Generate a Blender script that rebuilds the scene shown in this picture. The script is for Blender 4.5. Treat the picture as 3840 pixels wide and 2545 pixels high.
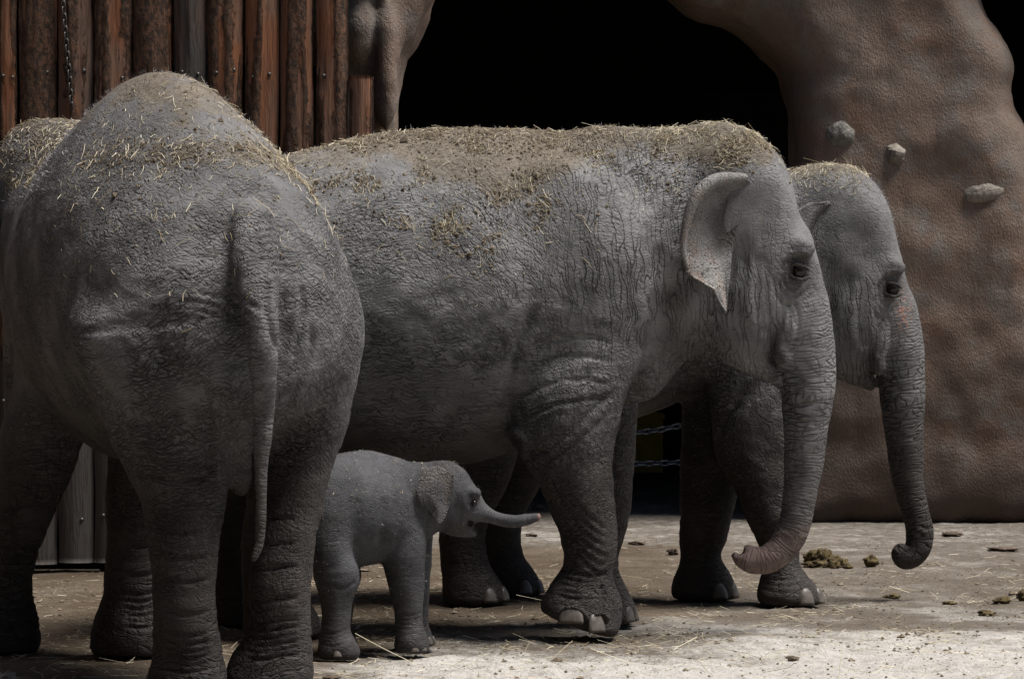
import bpy, math, random
import numpy as np
from mathutils import Vector, Matrix

for _o in list(bpy.data.objects):
    bpy.data.objects.remove(_o, do_unlink=True)

# ---------------------------------------------------------------- camera, world, sun, exposure
F, CAM_H, HOR = 12000.0, 1.40, 1193.0     # focal length in photo pixels, eye height, horizon row
scene = bpy.context.scene
col = scene.collection
cam_d = bpy.data.cameras.new('camera')
cam = bpy.data.objects.new('camera', cam_d)
col.objects.link(cam)
cam.location = (0, 0, CAM_H)
cam.rotation_euler = (math.radians(90), 0, 0)
cam_d.sensor_width = 36.0
cam_d.lens = F / 3840.0 * 36.0
cam_d.shift_y = (HOR - 1272.5) / 3840.0
cam_d.clip_end = 2000
scene.camera = cam

SUN_DIR = Vector((0.38, -0.06, 0.92)).normalized()      # towards the light
SUN_EL = math.asin(SUN_DIR.z)
SUN_AZ = math.atan2(SUN_DIR.x, SUN_DIR.y)
world = bpy.data.worlds.new('World')
scene.world = world
world.use_nodes = True
wn = world.node_tree
wn.nodes.clear()
sky_n = wn.nodes.new('ShaderNodeTexSky')
sky_n.sky_type = 'NISHITA'
sky_n.sun_disc = False
sky_n.sun_elevation = SUN_EL
sky_n.sun_rotation = SUN_AZ
sky_n.dust_density = 1.0
sky_n.air_density = 1.0
bg_n = wn.nodes.new('ShaderNodeBackground')
bg_n.inputs['Strength'].default_value = 0.05
wo_n = wn.nodes.new('ShaderNodeOutputWorld')
wn.links.new(sky_n.outputs[0], bg_n.inputs[0])
wn.links.new(bg_n.outputs[0], wo_n.inputs[0])
sun_d = bpy.data.lights.new('sun', 'SUN')
sun_d.energy = 5.0
sun_d.angle = math.radians(28)
sun_d.color = (1.0, 0.965, 0.92)
sun = bpy.data.objects.new('sun', sun_d)
col.objects.link(sun)
sun.rotation_euler = SUN_DIR.to_track_quat('Z', 'Y').to_euler()
sun.location = (6, 4, 12)
scene.view_settings.view_transform = 'Standard'
scene.view_settings.look = 'None'
scene.view_settings.exposure = 0.62
scene.view_settings.gamma = 1.0

scene.cycles.diffuse_bounces = 1
scene.cycles.max_bounces = 6

# ---------------------------------------------------------------- helpers
def PX(px, Y): return (px - 1920.0) * Y / F
def PZ(py, Y): return CAM_H - (py - HOR) * Y / F
def PT(px, py, Y): return (PX(px, Y), Y, PZ(py, Y))

def tag(o, label=None, cat=None, group=None, kind=None):
    if label: o['label'] = label
    if cat: o['category'] = cat
    if group: o['group'] = group
    if kind: o['kind'] = kind
    return o

def empty(name, loc, rz=0.0):
    o = bpy.data.objects.new(name, None)
    col.objects.link(o)
    o.location = loc
    o.rotation_euler = (0, 0, rz)
    o.empty_display_size = 0.1
    return o

def mesh_np(name, v, faces, smooth=True):
    """mesh from numpy vertices and one (n,3) or (n,4) face array or a list of such arrays"""
    if not isinstance(faces, (list, tuple)): faces = [faces]
    me = bpy.data.meshes.new(name)
    v = np.asarray(v, np.float32)
    me.vertices.add(len(v)); me.vertices.foreach_set('co', v.ravel())
    tot = np.concatenate([np.full(len(f), f.shape[1], np.int32) for f in faces])
    li = np.concatenate([np.asarray(f, np.int32).ravel() for f in faces])
    me.loops.add(len(li)); me.loops.foreach_set('vertex_index', li)
    st = np.zeros(len(tot), np.int32); st[1:] = np.cumsum(tot)[:-1]
    me.polygons.add(len(tot))
    me.polygons.foreach_set('loop_start', st)
    me.polygons.foreach_set('loop_total', tot)
    me.polygons.foreach_set('use_smooth', np.full(len(tot), bool(smooth)))
    me.update(calc_edges=True)
    me.validate()
    return me

def obj(name, me, mat=None, parent=None):
    o = bpy.data.objects.new(name, me)
    col.objects.link(o)
    if mat is not None and len(me.materials) == 0: me.materials.append(mat)
    if parent is not None: o.parent = parent
    return o

def attr(me, name, a):
    at = me.attributes.new(name, 'FLOAT', 'POINT')
    at.data.foreach_set('value', np.asarray(a, np.float32).ravel())
def attr_v(me, name, a):
    at = me.attributes.new(name, 'FLOAT_VECTOR', 'POINT')
    at.data.foreach_set('vector', np.asarray(a, np.float32).ravel())

def grid_faces(nu, nv, wrap_u=False, wrap_v=False):
    iu = np.arange(nu if wrap_u else nu - 1); iv = np.arange(nv if wrap_v else nv - 1)
    U, V = np.meshgrid(iu, iv, indexing='ij')
    U2 = (U + 1) % nu; V2 = (V + 1) % nv
    return np.stack([U * nv + V, U2 * nv + V, U2 * nv + V2, U * nv + V2], -1).reshape(-1, 4)

# gradient noise, vectorised
_rng = np.random.RandomState(7)
_perm = _rng.permutation(256).astype(np.int32); _perm = np.concatenate([_perm, _perm, _perm])
_g = _rng.normal(size=(256, 3)).astype(np.float32); _g /= np.linalg.norm(_g, axis=1)[:, None]
def noise(p, scale=1.0, seed=0):
    p = np.asarray(p, np.float32) * scale + seed * 17.31
    i = np.floor(p).astype(np.int32); f = p - i; i &= 255
    u = f * f * f * (f * (f * 6 - 15) + 10)
    out = np.zeros(len(p), np.float32)
    for dx in (0, 1):
        wx = u[:, 0] if dx else 1 - u[:, 0]
        for dy in (0, 1):
            wy = u[:, 1] if dy else 1 - u[:, 1]
            for dz in (0, 1):
                wz = u[:, 2] if dz else 1 - u[:, 2]
                h = _perm[_perm[_perm[(i[:, 0] + dx) & 255] + ((i[:, 1] + dy) & 255)] + ((i[:, 2] + dz) & 255)] & 255
                g = _g[h]
                d = g[:, 0] * (f[:, 0] - dx) + g[:, 1] * (f[:, 1] - dy) + g[:, 2] * (f[:, 2] - dz)
                out += wx * wy * wz * d
    return out * 1.6
def fbm(p, scale=1.0, oct=4, seed=0, gain=0.5):
    o = 0; a = 1.0
    for k in range(oct):
        o = o + a * noise(p, scale * 2 ** k, seed + k); a *= gain
    return o
def sstep(a, b, x):
    t = np.clip((x - a) / (b - a), 0, 1); return t * t * (3 - 2 * t)

def herm(xs, ys, xq):
    xs = np.asarray(xs, float); ys = np.asarray(ys, float)
    if xs[0] > xs[-1]: xs = xs[::-1]; ys = ys[::-1]
    m = np.gradient(ys, xs)
    xq = np.clip(xq, xs[0], xs[-1])
    i = np.clip(np.searchsorted(xs, xq, side='right') - 1, 0, len(xs) - 2)
    h = xs[i + 1] - xs[i]; t = (xq - xs[i]) / h
    t2 = t * t; t3 = t2 * t
    return (2 * t3 - 3 * t2 + 1) * ys[i] + (t3 - 2 * t2 + t) * h * m[i] + (-2 * t3 + 3 * t2) * ys[i + 1] + (t3 - t2) * h * m[i + 1]

def catmull(P, n=5):
    P = np.asarray(P, float); out = []
    Q = np.vstack([2 * P[0] - P[1], P, 2 * P[-1] - P[-2]])
    for i in range(1, len(Q) - 2):
        p0, p1, p2, p3 = Q[i - 1], Q[i], Q[i + 1], Q[i + 2]
        for k in range(n):
            t = k / n
            out.append(0.5 * (2 * p1 + (p2 - p0) * t + (2 * p0 - 5 * p1 + 4 * p2 - p3) * t * t + (3 * p1 - p0 - 3 * p2 + p3) * t ** 3))
    out.append(P[-1])
    return np.array(out)

def vnormals(v, q):
    n = np.zeros_like(v)
    a, b, c, d = v[q[:, 0]], v[q[:, 1]], v[q[:, 2]], v[q[:, 3]]
    fn = np.cross(c - a, d - b)
    for k in range(4):
        for ax in range(3):
            n[:, ax] += np.bincount(q[:, k], fn[:, ax], len(v))
    l = np.linalg.norm(n, axis=1); l[l == 0] = 1
    return n / l[:, None]

# ---------------------------------------------------------------- implicit body builder
class Field:
    def __init__(s, lo, hi, h):
        s.lo = np.array(lo, float); s.h = h
        n = np.ceil((np.array(hi) - s.lo) / h).astype(int) + 1
        s.ax = [(s.lo[k] + h * np.arange(n[k])).astype(np.float32) for k in range(3)]
        s.f = np.full(n, 3.0, np.float32)
    def box(s, lo, hi, m=0.12):
        sl = []; g = []
        for k in range(3):
            a = max(0, int((lo[k] - m - s.lo[k]) / s.h)); b = min(len(s.ax[k]), int((hi[k] + m - s.lo[k]) / s.h) + 2)
            b = max(b, a + 1)
            sl.append(slice(a, b)); g.append(s.ax[k][a:b])
        return tuple(sl), g[0][:, None, None], g[1][None, :, None], g[2][None, None, :]
    def union(s, sl, d, k):
        a = s.f[sl]
        h = np.clip(0.5 + 0.5 * (a - d) / k, 0, 1)
        s.f[sl] = a * (1 - h) + d * h - k * h * (1 - h)
    def cut(s, sl, d, k):
        a = s.f[sl]; d = -d
        h = np.clip(0.5 + 0.5 * (d - a) / k, 0, 1)
        s.f[sl] = a * (1 - h) + d * h + k * h * (1 - h)
    # -- primitives
    def loftx(s, st, k=0.08, egg=0.0, cut=False):
        """rows x, ztop, zbot, halfwidth, ycentre"""
        st = np.array(st, float)
        x0, x1 = st[0, 0], st[-1, 0]
        hw = st[:, 3].max()
        sl, x, y, z = s.box((x0, (st[:, 4] - st[:, 3]).min(), st[:, 2].min()), (x1, (st[:, 4] + st[:, 3]).max(), st[:, 1].max()))
        xx = x[:, 0, 0]
        zt, zb, w, cy = [herm(st[:, 0], st[:, j], xx).astype(np.float32)[:, None, None] for j in (1, 2, 3, 4)]
        cz = (zt + zb) / 2; hh = np.maximum((zt - zb) / 2, 0.02); w = np.maximum(w, 0.02)
        v = (z - cz) / hh
        we = w * (1 - egg * np.clip(v, -0.3, 1.2) ** 2 * (v > 0)) if egg else w
        dy = y - cy; dz = z - cz
        r = np.sqrt((dy / we) ** 2 + v * v); rho = np.sqrt(dy * dy + dz * dz)
        d = np.where(r > 1e-3, (r - 1) * rho / np.maximum(r, 1e-3), -np.minimum(hh, w))
        e = np.maximum(np.maximum(x0 - x, x - x1), 0)
        d = np.where(e > 0, np.sqrt(np.maximum(d, 0) ** 2 + e * e), d)
        (s.cut if cut else s.union)(sl, d.astype(np.float32), k)
    def loftz(s, st, k=0.06):
        """rows z, xc, rx, yc, ry"""
        st = np.array(sorted(st), float)
        z0, z1 = st[0, 0], st[-1, 0]
        sl, x, y, z = s.box(((st[:, 1] - st[:, 2]).min(), (st[:, 3] - st[:, 4]).min(), z0), ((st[:, 1] + st[:, 2]).max(), (st[:, 3] + st[:, 4]).max(), z1))
        zz = z[0, 0, :]
        cx, rx, cy, ry = [herm(st[:, 0], st[:, j], zz).astype(np.float32)[None, None, :] for j in (1, 2, 3, 4)]
        rx = np.maximum(rx, 0.01); ry = np.maximum(ry, 0.01)
        dx = x - cx; dy = y - cy
        r = np.sqrt((dx / rx) ** 2 + (dy / ry) ** 2); rho = np.sqrt(dx * dx + dy * dy)
        d = np.where(r > 1e-3, (r - 1) * rho / np.maximum(r, 1e-3), -np.minimum(rx, ry))
        e = np.maximum(np.maximum(z0 - z, z - z1), 0)
        d = np.where(e > 0, np.sqrt(np.maximum(d, 0) ** 2 + e * e), d)
        # rounded sole
        eb = np.maximum(z0 + 0.03 - z, 0)
        d = np.where((z < z0 + 0.03) & (z >= z0), np.maximum(d + eb * eb * 8, -(z - z0)), d)
        s.union(sl, d.astype(np.float32), k)
    def tube(s, pts, rad, k=0.05, dens=5, flat=1.0, cut=False):
        """pts (N,3), radii; flat scales the lateral (y) half width"""
        Q = catmull(np.column_stack([np.asarray(pts, float), np.asarray(rad, float)]), dens)
        lo = (Q[:, :3] - Q[:, 3:4]).min(0); hi = (Q[:, :3] + Q[:, 3:4]).max(0)
        m = 0.12
        SL, X, Y, Z = s.box(lo, hi, m)
        tmp = np.full((X.shape[0], Y.shape[1], Z.shape[2]), 3.0, np.float32)
        off = np.array([SL[0].start, SL[1].start, SL[2].start])
        for i in range(len(Q) - 1):
            a, b = Q[i], Q[i + 1]
            R = max(a[3], b[3])
            sl, x, y, z = s.box(np.minimum(a[:3], b[:3]) - R, np.maximum(a[:3], b[:3]) + R, 0.09)
            ls = tuple(slice(sl[j].start - off[j], sl[j].stop - off[j]) for j in range(3))
            if min(l.start for l in ls) < 0: continue
            ab = b[:3] - a[:3]; L2 = (ab * ab).sum() + 1e-12
            px, py, pz = x - a[0], (y - a[1]) , z - a[2]
            t = np.clip((px * ab[0] + py * ab[1] + pz * ab[2]) / L2, 0, 1)
            ex, ey, ez = px - t * ab[0], (py - t * ab[1]) / flat, pz - t * ab[2]
            d = np.sqrt(ex * ex + ey * ey + ez * ez) - (a[3] + t * (b[3] - a[3]))
            sub = tmp[ls]
            d = d[:sub.shape[0], :sub.shape[1], :sub.shape[2]]
            tmp[ls] = np.minimum(sub, d)
        (s.cut if cut else s.union)(SL, tmp, k)
    def ell(s, c, r, k=0.06, ry=0.0, cut=False, rx=0.0, rz=0.0):
        """ellipsoid, ry: pitch (nose down positive) about the lateral axis"""
        R = max(r); c = np.array(c, float)
        sl, x, y, z = s.box(c - R, c + R)
        M = (Matrix.Rotation(rz, 3, 'Z') @ Matrix.Rotation(ry, 3, 'Y') @ Matrix.Rotation(rx, 3, 'X')).transposed()
        dx, dy, dz = x - c[0], y - c[1], z - c[2]
        X = M[0][0] * dx + M[0][1] * dy + M[0][2] * dz
        Y = M[1][0] * dx + M[1][1] * dy + M[1][2] * dz
        Z = M[2][0] * dx + M[2][1] * dy + M[2][2] * dz
        k0 = np.sqrt((X / r[0]) ** 2 + (Y / r[1]) ** 2 + (Z / r[2]) ** 2)
        k1 = np.sqrt((X / r[0] ** 2) ** 2 + (Y / r[1] ** 2) ** 2 + (Z / r[2] ** 2) ** 2)
        d = np.where(k1 > 1e-4, k0 * (k0 - 1) / np.maximum(k1, 1e-4), -min(r))
        (s.cut if cut else s.union)(sl, d.astype(np.float32), k)
    def clip_plane(s, lo, hi, p, n, k=0.02):
        """remove what lies on the +n side of the plane inside the box"""
        sl, x, y, z = s.box(lo, hi, 0.0)
        d = (x - p[0]) * n[0] + (y - p[1]) * n[1] + (z - p[2]) * n[2]
        a = s.f[sl]
        h = np.clip(0.5 + 0.5 * (d - a) / k, 0, 1)
        s.f[sl] = a * (1 - h) + d * h + k * h * (1 - h)
    def mesh(s):
        f = s.f; S = f < 0
        c = np.zeros(np.array(f.shape) - 1, np.uint8)
        for a in (0, 1):
            for b in (0, 1):
                for d in (0, 1):
                    c += S[a:f.shape[0] - 1 + a, b:f.shape[1] - 1 + b, d:f.shape[2] - 1 + d]
        act = (c > 0) & (c < 8)
        ai = np.argwhere(act)
        idx = np.full(act.shape, -1, np.int32); idx[act] = np.arange(len(ai))
        acc = np.zeros((len(ai), 3)); cnt = np.zeros(len(ai))
        corners = [(a, b, d) for a in (0, 1) for b in (0, 1) for d in (0, 1)]
        fv = {k: f[ai[:, 0] + k[0], ai[:, 1] + k[1], ai[:, 2] + k[2]] for k in corners}
        for A in corners:
            for axx in range(3):
                if A[axx] == 0:
                    B = list(A); B[axx] = 1; B = tuple(B)
                    m = (fv[A] < 0) != (fv[B] < 0)
                    t = fv[A][m] / (fv[A][m] - fv[B][m])
                    p = np.tile(np.array(A, float), (m.sum(), 1)); p[:, axx] += t
                    acc[m] += p; cnt[m] += 1
        v = s.lo + s.h * (ai + acc / cnt[:, None])
        quads = []
        # edges along x, y, z
        for axx in range(3):
            o1, o2 = [(1, 2), (2, 0), (0, 1)][axx]
            sa = [slice(None)] * 3; sb = [slice(None)] * 3
            sa[axx] = slice(0, -1); sb[axx] = slice(1, None)
            ch = S[tuple(sa)] != S[tuple(sb)]
            e = np.argwhere(ch)
            e = e[(e[:, o1] > 0) & (e[:, o2] > 0) & (e[:, o1] < f.shape[o1] - 1) & (e[:, o2] < f.shape[o2] - 1)]
            ins = S[e[:, 0], e[:, 1], e[:, 2]]
            def cell(d1, d2):
                w = e.copy(); w[:, o1] -= d1; w[:, o2] -= d2
                return idx[w[:, 0], w[:, 1], w[:, 2]]
            q = np.stack([cell(1, 1), cell(0, 1), cell(0, 0), cell(1, 0)], 1)
            q[~ins] = q[~ins][:, ::-1]
            quads.append(q)
        q = np.concatenate(quads)
        # largest connected piece only is kept by construction; drop bad quads
        q = q[(q >= 0).all(1)]
        return v, q

def smooth_mesh(v, q, it=2, lam=0.5):
    n = len(v)
    e = np.concatenate([q[:, [0, 1]], q[:, [1, 2]], q[:, [2, 3]], q[:, [3, 0]]])
    deg = np.bincount(e[:, 0], minlength=n) + np.bincount(e[:, 1], minlength=n)
    deg[deg == 0] = 1
    for i in range(it):
        s = np.zeros_like(v)
        for ax in range(3):
            s[:, ax] = np.bincount(e[:, 0], v[e[:, 1], ax], n) + np.bincount(e[:, 1], v[e[:, 0], ax], n)
        v = v + lam * (s / deg[:, None] - v)
        if i % 2 == 1: pass
    return v

def polydist(x, z, line):
    """distance of points to a 2D polyline and the fraction along it"""
    L = catmull(np.asarray(line, float), 4) if len(line) > 2 else np.asarray(line, float)
    best = np.full(len(x), 9.0); tt = np.zeros(len(x)); sgn = np.zeros(len(x))
    n = len(L) - 1
    for i in range(n):
        a, b = L[i], L[i + 1]; ab = b - a; l2 = (ab * ab).sum() + 1e-12
        t = np.clip(((x - a[0]) * ab[0] + (z - a[1]) * ab[1]) / l2, 0, 1)
        ex, ez = x - a[0] - t * ab[0], z - a[1] - t * ab[1]
        d = np.hypot(ex, ez); m = d < best
        best[m] = d[m]; tt[m] = (i + t[m]) / n
    return best, tt
# ---------------------------------------------------------------- material helpers
class NT:
    def __init__(s, name):
        s.m = bpy.data.materials.new(name); s.m.use_nodes = True
        s.t = s.m.node_tree; s.t.nodes.clear()
        s.out = s.t.nodes.new('ShaderNodeOutputMaterial')
        s.b = s.t.nodes.new('ShaderNodeBsdfPrincipled')
        s.t.links.new(s.b.outputs[0], s.out.inputs[0])
    def n(s, typ, **kw):
        nd = s.t.nodes.new(typ)
        for k, v in kw.items():
            if k.startswith('i_'):
                key = k[2:]
                key = int(key) if key.isdigit() else key
                s.set(nd.inputs[key], v)
            else: setattr(nd, k, v)
        return nd
    def set(s, inp, v):
        if hasattr(v, 'is_output') or isinstance(v, bpy.types.NodeSocket): s.t.links.new(v, inp)
        else: inp.default_value = v
    def math(s, op, a, b=None, c=None, clamp=False):
        nd = s.t.nodes.new('ShaderNodeMath'); nd.operation = op; nd.use_clamp = clamp
        s.set(nd.inputs[0], a)
        if b is not None: s.set(nd.inputs[1], b)
        if c is not None: s.set(nd.inputs[2], c)
        return nd.outputs[0]
    def mix(s, f, a, b, blend='MIX'):
        nd = s.t.nodes.new('ShaderNodeMix'); nd.data_type = 'RGBA'; nd.blend_type = blend
        s.set(nd.inputs[0], f); s.set(nd.inputs[6], a if not isinstance(a, tuple) else rgba(a)); s.set(nd.inputs[7], b if not isinstance(b, tuple) else rgba(b))
        return nd.outputs[2]
    def ramp(s, f, lo, hi, smooth=True):
        nd = s.t.nodes.new('ShaderNodeMapRange'); nd.interpolation_type = 'SMOOTHSTEP' if smooth else 'LINEAR'
        s.set(nd.inputs[0], f); nd.inputs[1].default_value = lo; nd.inputs[2].default_value = hi
        return nd.outputs[0]
    def coord(s, kind='Object'):
        return s.t.nodes.new('ShaderNodeTexCoord').outputs[kind]
    def mapping(s, vec, scale=(1, 1, 1), rot=(0, 0, 0), loc=(0, 0, 0)):
        nd = s.t.nodes.new('ShaderNodeMapping')
        s.set(nd.inputs[0], vec); nd.inputs[1].default_value = loc; nd.inputs[2].default_value = rot; nd.inputs[3].default_value = scale
        return nd.outputs[0]
    def noise(s, vec, scale, detail=3, rough=0.5, out=0):
        nd = s.t.nodes.new('ShaderNodeTexNoise'); s.set(nd.inputs['Vector'], vec)
        nd.inputs['Scale'].default_value = scale; nd.inputs['Detail'].default_value = detail; nd.inputs['Roughness'].default_value = rough
        return nd.outputs[out]
    def voro(s, vec, scale, feature='DISTANCE_TO_EDGE', rnd=1.0, out=0):
        nd = s.t.nodes.new('ShaderNodeTexVoronoi'); nd.feature = feature
        s.set(nd.inputs['Vector'], vec); nd.inputs['Scale'].default_value = scale; nd.inputs['Randomness'].default_value = rnd
        return nd.outputs[out]
    def attr(s, name, out='Fac'):
        nd = s.t.nodes.new('ShaderNodeAttribute'); nd.attribute_name = name
        return nd.outputs[out]
    def vadd(s, a, b, op='ADD'):
        nd = s.t.nodes.new('ShaderNodeVectorMath'); nd.operation = op
        s.set(nd.inputs[0], a); s.set(nd.inputs[1], b)
        return nd.outputs[0]
    def vscale(s, a, k):
        nd = s.t.nodes.new('ShaderNodeVectorMath'); nd.operation = 'SCALE'
        s.set(nd.inputs[0], a); s.set(nd.inputs['Scale'], k)
        return nd.outputs[0]
    def bump(s, h, dist, strength=1.0, normal=None):
        nd = s.t.nodes.new('ShaderNodeBump'); s.set(nd.inputs['Height'], h)
        nd.inputs['Distance'].default_value = dist; s.set(nd.inputs['Strength'], strength)
        if normal is not None: s.set(nd.inputs['Normal'], normal)
        return nd.outputs[0]
    def fin(s, color=None, rough=0.8, normal=None, spec=0.3, metal=0.0):
        if color is not None: s.set(s.b.inputs['Base Color'], rgba(color) if isinstance(color, tuple) else color)
        s.set(s.b.inputs['Roughness'], rough)
        s.b.inputs['Specular IOR Level'].default_value = spec
        s.b.inputs['Metallic'].default_value = metal
        if normal is not None: s.set(s.b.inputs['Normal'], normal)
        return s.m
def rgba(c): return (c[0], c[1], c[2], 1.0)

def skin_material(name, grey=(0.150, 0.147, 0.148), fine=1.0, rotz=0.0, crease=1.0, fuzz=False):
    """wrinkled hide: five crease networks of different direction, mixed by vertex weights wh wv wd we wr"""
    m = NT(name)
    P0 = m.coord('Object')
    P = m.mapping(P0, rot=(0, 0, rotz)) if rotz else P0
    w1 = m.noise(P, 6.0, 1, 0.5, out=1)
    warp = m.vscale(m.vadd(w1, (0.5, 0.5, 0.5), 'SUBTRACT'), 0.085)
    w2 = m.noise(P, 40.0, 0, 0.5, out=1)
    warp2 = m.vscale(m.vadd(w2, (0.5, 0.5, 0.5), 'SUBTRACT'), 0.010)
    Q = m.vadd(m.vadd(P, warp), warp2)
    def net(vec, rot, sc, vs, width):
        n = m.noise(m.mapping(m.mapping(vec, rot=rot) if rot != (0, 0, 0) else vec, scale=sc), vs, 0, 0.5)
        return m.ramp(m.math('ABSOLUTE', m.math('SUBTRACT', n, 0.5)), 0.0, width)
    f = fine
    H = m.math('MULTIPLY', net(Q, (0, 0.06, 0), (0.13, 0.3, 1.0), 36 * f, 0.05), net(Q, (0.0, -0.16, 0), (0.22, 0.4, 1.0), 78 * f, 0.08))
    V = net(Q, (0, 0.08, 0), (1.0, 0.3, 0.11), 44 * f, 0.06)
    D = m.math('MULTIPLY', net(Q, (0, math.radians(32), 0), (0.13, 0.3, 1.0), 36 * f, 0.05), net(Q, (0, math.radians(22), 0), (0.22, 0.4, 1.0), 74 * f, 0.08))
    E = m.math('MULTIPLY', net(Q, (0, math.radians(-40), 0), (0.13, 0.3, 1.0), 36 * f, 0.05), net(Q, (0, math.radians(-52), 0), (0.22, 0.4, 1.0), 70 * f, 0.08))
    R0 = m.attr('rc', 'Vector')
    Rq = m.vadd(R0, m.vscale(m.vadd(w1, (0.5, 0.5, 0.5), 'SUBTRACT'), 0.03))
    R = m.math('MULTIPLY', net(Rq, (0, 0, 0), (1.0, 0.26, 0.26), 54 * f, 0.12), m.math('MULTIPLY_ADD', 0.55, net(Rq, (0, 0, 0), (0.22, 1.0, 1.0), 40 * f, 0.07), 0.45))
    hs = 0
    for net_, w in ((H, 'wh'), (V, 'wv'), (D, 'wd'), (E, 'we'), (R, 'wr')):
        t = m.math('MULTIPLY', m.math('SUBTRACT', net_, 1.0), m.attr(w))
        hs = t if hs == 0 else m.math('ADD', hs, t)
    # break the nets up so that wrinkles fade in and out
    br = m.ramp(m.noise(P, 3.4, 4, 0.65), 0.34, 0.66)
    hs = m.math('MULTIPLY', hs, m.math('MULTIPLY_ADD', br, 1.0, 0.22))
    porec = m.noise(m.mapping(Q, scale=(1, 1, 0.8)), 170 * f, 1, 0.5)
    height = m.math('ADD', m.math('MULTIPLY', hs, 1.0), m.math('MULTIPLY', porec, 0.12))
    height = m.math('ADD', height, m.math('MULTIPLY', m.noise(P, 60, 2, 0.6), 0.10))
    nrm = m.bump(height, 0.0125 * crease, 1.0)
    # colour: grey hide, mottled; dried mud, dust on the back, brown legs with lower shade painted in, dark wet stains, dark eye and mouth areas, pink patches
    mott = m.noise(P, 4.5, 4, 0.62)
    c = m.mix(m.ramp(mott, 0.35, 0.68), tuple(x * 0.80 for x in grey), tuple(x * 1.25 for x in grey))
    c = m.mix(m.math('MULTIPLY', m.ramp(m.noise(P, 23, 3, 0.7), 0.52, 0.75), 0.22), c, (0.18, 0.165, 0.148))
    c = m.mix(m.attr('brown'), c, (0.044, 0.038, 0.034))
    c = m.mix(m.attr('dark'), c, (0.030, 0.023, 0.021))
    dn = m.noise(P, 5.0, 6, 0.72)
    dm = m.ramp(m.math('ADD', m.math('MULTIPLY', m.attr('dust'), 0.62), m.math('MULTIPLY', dn, 1.0)), 0.70, 0.98)
    dcol = m.mix(m.ramp(m.noise(P, 60, 4, 0.7), 0.35, 0.65), (0.085, 0.064, 0.042), (0.175, 0.145, 0.105))
    c = m.mix(m.math('MULTIPLY', dm, 0.8), c, dcol)
    c = m.mix(m.attr('pink'), c, (0.30, 0.165, 0.125))
    # old dirt in the wrinkles
    dirt = m.math('MULTIPLY', m.math('MAXIMUM', hs, -1.0), -0.55)
    c = m.mix(m.math('MAXIMUM', dirt, 0.0), c, (0.045, 0.040, 0.037))
    return m.fin(c, 0.66, nrm, spec=0.12)

def flat_material(name, color, rough=0.7, spec=0.3, metal=0.0, nscale=None, namp=0.25, bumpd=0.0, bscale=80):
    m = NT(name)
    P = m.coord('Object')
    c = rgba(color)
    if nscale:
        n = m.ramp(m.noise(P, nscale, 5, 0.65), 0.3, 0.7)
        c = m.mix(n, tuple(x * (1 - namp) for x in color), tuple(min(1, x * (1 + namp)) for x in color))
    nr = m.bump(m.noise(P, bscale, 4, 0.6), bumpd) if bumpd else None
    return m.fin(c, rough, nr, spec, metal)

M = {}
M['skin_b'] = skin_material('elephant_hide_walking', (0.150, 0.147, 0.146))
M['skin_a'] = skin_material('elephant_hide_rear', (0.116, 0.113, 0.113), rotz=math.radians(90), fine=0.92)
M['skin_c'] = skin_material('elephant_hide_far', (0.135, 0.131, 0.129))
M['skin_d'] = skin_material('calf_hide', (0.056, 0.056, 0.060), fine=1.7, crease=0.42)
M['eye'] = flat_material('eye_dark_brown', (0.010, 0.007, 0.005), 0.10, 0.3)
M['nail'] = flat_material('toenail_horn', (0.095, 0.080, 0.069), 0.42, 0.4, nscale=30, namp=0.3, bumpd=0.002, bscale=60)
M['hair'] = flat_material('hair_dark', (0.10, 0.075, 0.055), 0.5, 0.4)
M['hair_pale'] = flat_material('hair_pale', (0.30, 0.29, 0.29), 0.45, 0.5)

def ear_material(name, pinkish, sc=1.0):
    m = NT(name)
    P = m.coord('Object')
    mott = m.noise(P, 9, 5, 0.6)
    c = m.mix(m.ramp(mott, 0.35, 0.65), (0.105, 0.100, 0.098), (0.165, 0.160, 0.155))
    pk = m.math('MULTIPLY', m.attr('pink'), pinkish)
    base = m.mix(m.ramp(m.noise(P, 14, 3, 0.6), 0.4, 0.62), (0.235, 0.225, 0.215), (0.235, 0.190, 0.165))
    c = m.mix(pk, c, base)
    dots = m.voro(m.vadd(P, m.vscale(m.noise(P, 60, 2, 0.5, out=1), 0.006)), 62 * sc, 'F1')
    dsel = m.ramp(m.noise(P, 34, 3, 0.6), 0.36, 0.56)
    dm = m.math('MULTIPLY', m.math('SUBTRACT', 1.0, m.ramp(dots, 0.22, 0.40)), dsel)
    c = m.mix(m.math('MULTIPLY', dm, m.attr('pink')), c, (0.055, 0.045, 0.042))
    c = m.mix(m.attr('dark'), c, (0.030, 0.024, 0.020))
    cr = m.ramp(m.voro(m.mapping(P, scale=(0.6, 1, 1)), 70), 0, 0.14)
    vein = m.ramp(m.voro(m.vadd(m.mapping(P, scale=(1.0, 1, 0.5)), m.vscale(m.noise(P, 12, 2, 0.5, out=1), 0.06)), 12), 0.0, 0.05)
    h = m.math('ADD', m.math('MULTIPLY', cr, 0.6), m.math('MULTIPLY', vein, -0.7))
    h = m.math('ADD', h, m.math('MULTIPLY', m.noise(P, 120, 3, 0.6), 0.5))
    return m.fin(c, 0.72, m.bump(h, 0.005), 0.3)
M['ear_b'] = ear_material('ear_freckled', 1.0)
M['ear_c'] = ear_material('ear_grey', 0.35)
M['ear_d'] = ear_material('ear_calf', 0.0)
for _n in M['ear_d'].node_tree.nodes:
    if _n.type == 'MIX' and tuple(round(x, 3) for x in _n.inputs[6].default_value[:3]) == (0.105, 0.1, 0.098):
        _n.inputs[6].default_value = (0.050, 0.048, 0.052, 1); _n.inputs[7].default_value = (0.095, 0.080, 0.070, 1)
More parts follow.
